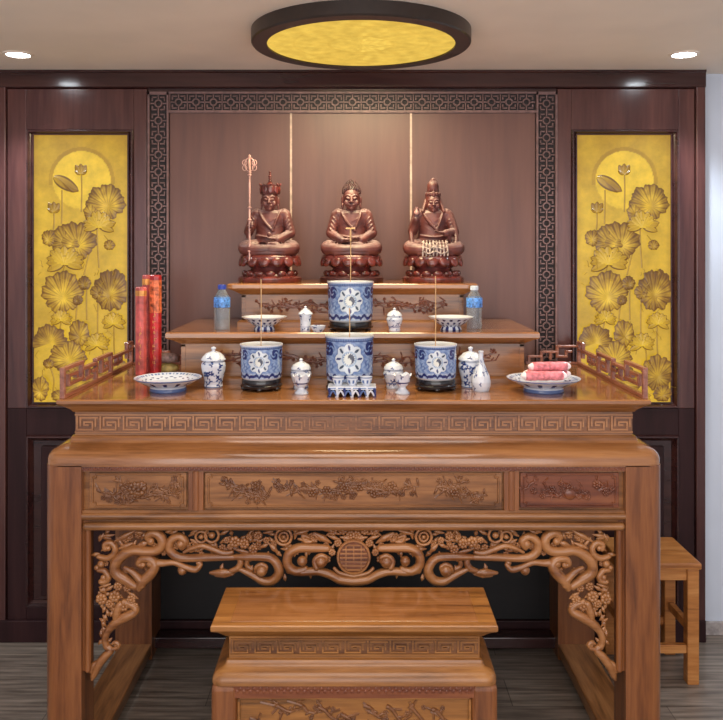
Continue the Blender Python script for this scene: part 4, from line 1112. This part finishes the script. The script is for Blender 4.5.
# small lidded jars
def small_jar(px,Y,Z,s,label,seed,slim=False):
    if slim:
        p=[(.012,0),(.020,0),(.021,.004),(.021,.040),(.024,.058),(.023,.066),(.015,.066)]
        l=[(.015,.065),(.029,.066),(.028,.070),(.018,.080),(.008,.088),(.005,.090),(.006,.095),(.001,.099)]
    else:
        p=[(.016,0),(.024,0),(.025,.004),(.024,.012),(.031,.034),(.035,.050),(.032,.060),(.024,.064),(.015,.064)]
        l=[(.018,.063),(.033,.064),(.033,.067),(.027,.078),(.014,.086),(.006,.089),(.005,.092),(.007,.096),(.001,.100)]
    p=[(a*s,c*s) for a,c in p]; l=[(a*s,c*s) for a,c in l]
    return porc('small_jar',label,'lidded jar',at(px,Y),Y,Z,p,flower_paint(seed,density=.7,bands=((.3,.33,MBl),)),'small lidded jars',l,seg=72)
small_jar(301,3.01,TOP,1.12,'small lidded porcelain jar behind the left goblet',3)
small_jar(393.5,3.02,TOP,1.10,'small lidded porcelain jar behind the right goblet',4)
small_jar(305.5,3.15,Z1,.98,'slim lidded porcelain jar on the lower shelf, left of the pot',6,True)
small_jar(394.5,3.15,Z1,.90,'small lidded porcelain jar on the lower shelf, right of the pot',7)
# scalloped goblets
def goblet(px,Y,s,label):
    t=thing('goblet',label,'goblet',(at(px,Y),Y,TOP),'small scalloped goblets')
    prof=[(.010,0),(.026,0),(.027,.004),(.020,.012),(.013,.018),(.012,.024),(.020,.032),(.026,.044),(.029,.058),(.033,.070),(.029,.071),(.024,.058),(.016,.040),(.001,.036)]
    prof=[(a*s,c*s) for a,c in prof]
    b=MB(); b.lathe(dense(prof,.0018),96,paint=flower_paint(12,density=.35,bands=((.43,.46,DB),)))
    b.v=[(x,y,z+(.004*s*math.cos(6*math.atan2(y,x))*max(0,(z/s-.045)/.026) if z>.045*s else 0)) for x,y,z in b.v]
    obj('cup',b,M['porcelain'],t,local=True,smooth=50)
goblet(301.5,2.90,.94,'small white scalloped goblet with wavy rim in front of left jar')
goblet(402.5,2.905,.98,'small white scalloped goblet right of the cup tray')
# bottle vase
p=[(.02,0),(.030,0),(.032,.004),(.036,.020),(.037,.034),(.033,.055),(.022,.080),(.012,.104),(.0085,.125),(.0085,.138),(.011,.146),(.008,.147),(.006,.14)]
t=porc('bottle_vase','pear shaped white bottle vase with blue flowers and narrow neck','vase',at(481,2.965),2.965,TOP,[(a*.95,c*.98) for a,c in p],flower_paint(31,density=1.3,scale=1.2))
# footed plates and bowls
def plate_paint(th,r,z,s):
    if z<.018 and s<.5: return s2l(MBl if z<.014 else WH)
    if s<.5:
        if math.sin(th*14)>.55 and .24<s<.42: return s2l(mix(DB,(120,60,70),.2))
        if s>.47: return s2l(MBl)
        return s2l(WH)
    if .53<s<.57: return s2l(MBl if math.sin(th*50)>0 else WH)
    if .60<s<.68 and math.sin(th*16)*math.cos(s*90)>.45: return s2l(DB)
    return s2l(WH)
def footed_plate(px,Y,Z,s,hs,label,name='footed_plate',cat='plate',group='footed offering plates'):
    p=[(.03,0),(.066,0),(.068,.004),(.064,.016),(.066,.019),(.085,.026),(.108,.038),(.121,.046),(.122,.049),(.119,.0495),(.10,.041),(.075,.030),(.03,.027),(.001,.027)]
    t=thing(name,label,cat,(at(px,Y),Y,Z),group)
    b=MB(); b.lathe(dense([(a*s,c*hs) for a,c in p],.002),180,paint=plate_paint); obj('dish',b,M['porcelain'],t,local=True,smooth=50)
    return t
footed_plate(168,2.965,TOP,.99,1.0,'wide empty blue and white footed plate at the table left end')
footed_plate(543.5,2.955,TOP,1.08,1.0,'wide blue and white footed plate carrying pink rolls')
def bowl(px,label):
    Y=3.185; t=thing('footed_bowl',label,'bowl',(at(px,Y),Y,Z1),'footed bowls on the lower shelf')
    p=[(.02,0),(.040,0),(.042,.004),(.036,.016),(.040,.019),(.056,.028),(.070,.040),(.086,.050),(.088,.053),(.082,.053),(.064,.044),(.03,.030),(.001,.028)]
    def pt(th,r,z,s):
        if s<.5:
            if z<.015: return s2l(DB if math.sin(th*10)>.0 else WH)
            if z>.046: return s2l(WH)
            return s2l(DB if math.sin(th*16)*math.sin(z*260)>.35 else WH)
        return s2l(WH)
    b=MB(); b.lathe(dense(p,.0018),120,paint=pt); obj('dish',b,M['porcelain'],t,local=True,smooth=50)
bowl(264.5,'blue and white footed bowl beside the left water bottle'); bowl(451,'blue and white footed bowl overlapping the right water bottle')
# small saucer by the slim jar
t=porc('small_dish','tiny low white dish between slim jar and large shelf pot','dish',at(318,3.12),3.12,Z1,[(.008,0),(.018,0),(.019,.003),(.024,.008),(.030,.020),(.031,.024),(.028,.024),(.02,.010),(.001,.006)],flower_paint(9,density=.6))
# cup tray
TXc,TYc=at(352,2.868),2.868
t=thing('cup_tray','white and blue openwork porcelain tray in front of the central pot','tray',(TXc,TYc,TOP))
b=MB(); b.cur=s2l(WH)
b.box(-.083,.083,-.036,.036,.026,.036)
for k in range(7):
    x=-.078+.156*k/6; b.cur=s2l(WH if k%2 else DB); b.tube([(x,-.033,0),(x+.002,-.034,.014),(x,-.033,.028)],[.0065,.0045,.006],8); b.tube([(x,.033,0),(x,.033,.028)],.006,8)
for k in range(6):
    x=-.065+.13*k/5; b.cur=s2l(WH if k%2 else MBl); b.tube(smooth_pts([(x-.011,-.036,.006),(x,-.038,.022),(x+.011,-.036,.006)],4),.0034,6)
b.cur=s2l(MBl); b.box(-.0835,.0835,-.0368,-.034,.029,.032)
obj('rack',b,M['porcelain'],t,local=True,smooth=40)
for k,(dx,lab) in enumerate(((-.048,'left of the three small cups on the openwork porcelain tray'),(0.001,'middle of the three small cups on the openwork porcelain tray'),(.050,'right of the three small cups on the openwork porcelain tray'))):
    X=TXc+dx; tc_=thing('tea_cup',lab,'cup',(X,TYc,TOP+.036),'small cups on the tray')
    def cp(th,r,z,s): return s2l(MBl if (s<.5 and abs(z-.014)<.006 and math.sin(th*8)>0) or (s<.5 and z>.026) else WH)
    b=MB(); b.lathe(dense([(.008,0),(.013,0),(.014,.004),(.019,.014),(.0215,.030),(.019,.030),(.015,.012),(.001,.008)],.0015),72,paint=cp); obj('cup',b,M['porcelain'],tc_,local=True,smooth=50)

# pink rolls on the right plate
pm=plain('pink wrapper',(226,120,128),.35,coat=.3,noise_amt=.12,nscale=60); wm=plain('pale wrapper end',(238,214,214),.5)
PX,PY=at(543.5,2.955),2.955
for (dx,dy,dz,L,a,lab) in ((-.005,-.030,.060,.135,.06,'pink wrapped roll lying at the front of the right plate'),(.015,.014,.060,.140,-.05,'pink wrapped roll lying at the back of the right plate'),(.020,-.008,.090,.125,.10,'pink wrapped roll resting on top of the other two rolls')):
    t=thing('wrapped_roll',lab,'wrapped roll',(PX+dx,PY+dy,TOP+dz),'pink rolls on the right plate'); t.rotation_euler=(0,0,a)
    b=MB(); n=13; b.tube([(-L/2+L*k/(n-1),0,0) for k in range(n)],[.0175 if k%4 else .0160 for k in range(n)],14,balls=False); obj('roll',b,pm,t,local=True,smooth=60)
    for s in (-1,1):
        b=MB(); b.tube([(s*L/2,0,0),(s*(L/2+.006),0,0)],[.0135,.011],14); obj('twisted_end',b,wm,t,local=True,smooth=60)

# water bottles
wm_,nt_,b_=newmat('clear bottle'); b_.inputs['Base Color'].default_value=(.72,.80,.88,1); b_.inputs['Roughness'].default_value=.08; b_.inputs['Transmission Weight'].default_value=.85; b_.inputs['IOR'].default_value=1.2
capm=plain('blue bottle cap',(36,60,160),.4); labm=plain('blue bottle label',(74,120,200),.4,noise_amt=.2,nscale=120)
capw=plain('pale bottle cap',(196,204,214),.4)
def bottle(px,Y,label,cap,hs=1.0):
    t=thing('water_bottle',label,'bottle',(at(px,Y),Y,Z1),'small water bottles'); s=.031
    b=MB(); prof=[(s*.5,0),(s*.95,.001),(s,.006)]
    for k in range(9): prof+=[(s*(1 if k%2 else .95),.012+.009*k)]
    prof+=[(s*.98,.10),(s*.98,.118),(s*.86,.132),(s*.55,.150),(s*.42,.158),(s*.42,.170)]
    b.lathe([(a,z*hs) for a,z in prof],36); obj('bottle_body',b,wm_,t,local=True,smooth=50)
    b=MB(); b.lathe([(s*1.02,.088*hs),(s*1.03,.09*hs),(s*1.03,.126*hs),(s*.97,.128*hs)],36,cap=False); obj('label_wrap',b,labm,t,local=True,smooth=50)
    b=MB(); b.lathe([(s*.48,.158*hs),(s*.50,.159*hs),(s*.50,.174*hs),(s*.45,.176*hs),(.001,.176*hs)],30)
    for k in range(20): a=2*PI*k/20; b.box(s*.5*math.cos(a)-.0006,s*.5*math.cos(a)+.0006,s*.5*math.sin(a)-.0006,s*.5*math.sin(a)+.0006,.160*hs,.172*hs)
    obj('cap',b,cap,t,local=True)
bottle(222,3.20,'small clear water bottle with blue cap on the shelf left end',capm)
bottle(474.3,3.25,'small clear water bottle with pale cap at the shelf right end',capw,.96)

# red incense packets
rm=plain('red packet paper',(176,40,44),.35,coat=.3,noise_amt=.12,nscale=25); rm2=plain('dusty pink red packet',(184,86,84),.4,noise_amt=.12,nscale=25); gm=plain('gold print',(214,150,80),.35,metal=.4)
def packet(px,Y,w,ytop,mat,label,gold_=True,seed=0):
    H=CZ-(ytop-250)/FPX*Y-TOP; X=at(px,Y)
    t=thing('incense_packet',label,'incense packet',(X,Y,TOP),'tall red incense packets')
    b=MB(); r=w/2; b.lathe([(r*.8,0),(r,.004),(r,H-.004),(r*.85,H)],8); obj('tube',b,mat,t,local=True,bevel=.002)
    b=MB(); b.lathe([(r*1.02,H*.50 if 0 else H*.62),(r*1.02,H*.95)],8,cap=False) if gold_ else b.lathe([(r*1.02,H*.9),(r*1.02,H*.96)],8,cap=False)
    obj('wrapper_band',b,plain('orange gold band',(196,96,62),.35,metal=.2,noise_amt=.2,nscale=60) if gold_ else gm,t,local=True)
    b=MB(); rnd=random.Random(seed); k=.04
    while k<H*.58:
        for q in range(3):
            a=-PI/2+rnd.uniform(-.22,.22); z=k+rnd.uniform(0,.012); x=rnd.uniform(-.006,.004)
            if q%2: b.box(x,x+.0075,-r*.985-.0012,-r*.9,z,z+.0018)
            else: b.box(x,x+.0016,-r*.985-.0012,-r*.9,z-.003,z+.007)
        k+=.024
    obj('gold_print',b,gm,t,local=True)
packet(155.5,3.36,.050,275,rm,'tall deep red incense packet with gold band, rightmost of three',True,1)
packet(146.5,3.40,.036,275,rm2,'tall slim pinkish red incense packet standing in the middle',False,2)
packet(141,3.33,.046,287,rm2,'shorter pinkish red incense packet, leftmost of the three',False,3)
# little packs behind
def softpack(px,Y,z,w,h,d,mat,label):
    X=at(px,Y); b=MB(); n=10
    b.ell((0,0,h/2),(w/2,d/2,h/2),20,12)
    b.v=[(math.copysign(min(abs(x),w*.44)*1.1,x),math.copysign(min(abs(y),d*.42)*1.1,y),z_) for x,y,z_ in b.v]
    o=obj('small_pack',b,mat,None,smooth=60); o.location=(X,Y,z); tag(o,label,'pack','small packs behind the red packets')
softpack(168,3.40,TOP,.092,.040,.06,plain('yellow pack',(204,184,112),.5,noise_amt=.1),'small yellow pack lying at the bottom behind the red packets')
softpack(168,3.40,TOP+.040,.096,.042,.06,plain('grey pack',(140,120,116),.5,noise_amt=.15,nscale=60),'small greyish pack lying on top of the yellow pack')

# ------------------------------------------------------------------ low bench in front
BX=(354.3-359)/FPX*2.42; hw=.4245; BYb=2.70
t=thing('altar_bench','low carved wooden bench table standing before the altar table','bench',(BX,2.56,0))
ov=.048; r=(BX-hw+ov,BX+hw-ov,2.42+ov,BYb-ov)
b=MB(); b.sweep(r,[(0,.617),(.008,.622),(.03,.642),(.044,.650),(ov,.654),(ov,.667),(.045,.670)],0); obj('bench_top',b,M['wood_bench'],t,smooth=25)
b=MB(); b.box(BX-hw+.055,BX+hw-.055,2.42+.03,BYb-.03,.6695,.6712); obj('top_inset',b,M['wood_top'],t,bevel=.001)
b=MB(); b.sweep(r,[(0,.545),(0,.62)],0); obj('frieze',b,M['wood_bench'],t)
b=MB(); b.box(r[0]+.004,r[1]-.004,r[2]-.0006,r[2]+.002,.562,.611); obj('key_fret_ground',b,M['wood_relief'],t)  # same painted recess shade behind the bench fret
b=MB(); key_band(b,r[0]+.004,r[1]-.004,r[2]-.0055,r[2],.562,.611,.068,.0052); obj('key_fret_band',b,M['wood_bench'],t)
b=MB(); b.sweep(r,[(0,.552),(.008,.550),(.010,.542),(.016,.534),(.032,.527),(.043,.517),(ov,.503),(ov,.492),(.01,.492)],.7); obj('shoulder_moulding',b,M['wood_bench'],t,smooth=30)
X0,X1,Y0,Y1=r[0]-ov,r[1]+ov,r[2]-ov,r[3]+ov; lw=.078
for sx in (-1,1):
    for sy in (-1,1):
        cx=X0 if sx<0 else X1; cy=Y0 if sy<0 else Y1
        b=MB(); b.box(cx,cx-sx*lw,cy,cy-sy*lw,0,.495); obj('leg',b,M['wood_z'],t,bevel=.018,bseg=4)
b=MB(); b.box(X0+lw-.01,X1-lw+.01,Y0+.004,Y0+.03,.455,.495); x=X0+lw; k=0
while x<X1-lw: b.ell((x,Y0+.004,.478+(.004 if k%2 else -.004)),(.006,.0025,.006),6,4); x+=.010; k+=1
obj('beaded_border',b,M['wood_red'],t)
b=MB(); b.box(X0+lw-.01,X1-lw+.01,Y0+.018,Y0+.035,.12,.46)
for (a,c,d,e) in ((X0+lw,X1-lw,.448,.456),(X0+lw,X0+lw+.008,.12,.456),(X1-lw-.008,X1-lw,.12,.456)): b.box(a,c,Y0+.008,Y0+.03,d,e)
o=obj('front_panel',b,M['wood_bench'],t,bevel=.002)
b=MB(); rnd=random.Random(4)
for k in range(9):
    xx=BX-.27+.54*k/8; sprig(b,xx-.04,.40+rnd.uniform(-.03,.03),xx+.04,.38+rnd.uniform(-.04,.04),Y0+.018,rnd,r=.003,dens=1.2,sz=.014)
obj('floral_carving',b,M['wood_relief'],o,smooth=60)
for sx in (-1,1):
    X=X0 if sx<0 else X1
    b=MB(); b.box(X-sx*.006,X-sx*.02,Y0+lw-.01,Y1-lw+.01,.12,.495); obj('side_panel',b,M['wood_bench'],t)
b=MB(); b.box(X0+lw-.01,X1-lw+.01,Y1-.02,Y1-.006,.12,.495); obj('back_panel',b,M['wood_bench'],t)

# ------------------------------------------------------------------ small stool at the right
t=thing('wooden_stool','small plain light brown wooden stool right of the altar table','stool',(1.24,3.50,0))
sx0,sx1,sy0,sy1=1.075,1.40,3.345,3.66; hz=.50
b=MB(); b.box(sx0,sx1,sy0,sy1,hz-.026,hz); obj('seat',b,M['wood_stool'],t,bevel=.006)
lg=.048; ins=.008
for a in (0,1):
    for c in (0,1):
        X=(sx0+ins) if a==0 else (sx1-ins-lg); Y=(sy0+ins) if c==0 else (sy1-ins-lg)
        b=MB(); b.box(X,X+lg,Y,Y+lg,0,hz-.026); obj('leg',b,M['wood_stool'],t,bevel=.004)
for c in (0,1):
    Y=(sy0+ins+.010) if c==0 else (sy1-ins-.034)
    b=MB(); b.box(sx0+ins+lg,sx1-ins-lg,Y,Y+.024,hz-.075,hz-.026); obj('apron',b,M['wood_stool'],t,bevel=.002)
    b=MB(); b.box(sx0+ins+lg,sx1-ins-lg,Y,Y+.024,.125,.16); obj('stretcher',b,M['wood_stool'],t,bevel=.002)
for a in (0,1):
    X=(sx0+ins+.010) if a==0 else (sx1-ins-.034)
    b=MB(); b.box(X,X+.024,sy0+ins+lg,sy1-ins-lg,hz-.075,hz-.026); obj('apron',b,M['wood_stool'],t,bevel=.002)
    b=MB(); b.box(X,X+.024,sy0+ins+lg,sy1-ins-lg,.20,.235); obj('stretcher',b,M['wood_stool'],t,bevel=.002)

# ------------------------------------------------------------------ light
def area(name,loc,rot,sx,sy,e,col):
    l=bpy.data.lights.new(name,'AREA'); l.shape='RECTANGLE'; l.size=sx; l.size_y=sy; l.energy=e; l.color=col
    o=bpy.data.objects.new(name,l); C.objects.link(o); o.location=loc; o.rotation_euler=rot; return o
area('room_fill',(0.0,-1.3,1.5),(math.radians(98),0,0),4.2,1.8,62,(1,.94,.89))
area('ceiling_room_light',(0,1.3,CEIL-.03),(0,0,0),1.6,1.2,26,(1,.92,.84))
l=bpy.data.lights.new('lamp_glow','AREA'); l.shape='DISK'; l.size=.66; l.energy=22; l.color=(1,.82,.5)
o=bpy.data.objects.new('lamp_glow',l); C.objects.link(o); o.location=(LC[0],LC[1],LB-.004)
w=bpy.data.worlds.new('world'); bpy.context.scene.world=w; w.use_nodes=True
w.node_tree.nodes['Background'].inputs[0].default_value=(.9,.9,1,1); w.node_tree.nodes['Background'].inputs[1].default_value=1.05
vs_=bpy.context.scene.view_settings; vs_.view_transform='Standard'; vs_.look='None'; vs_.exposure=-.08; vs_.gamma=1
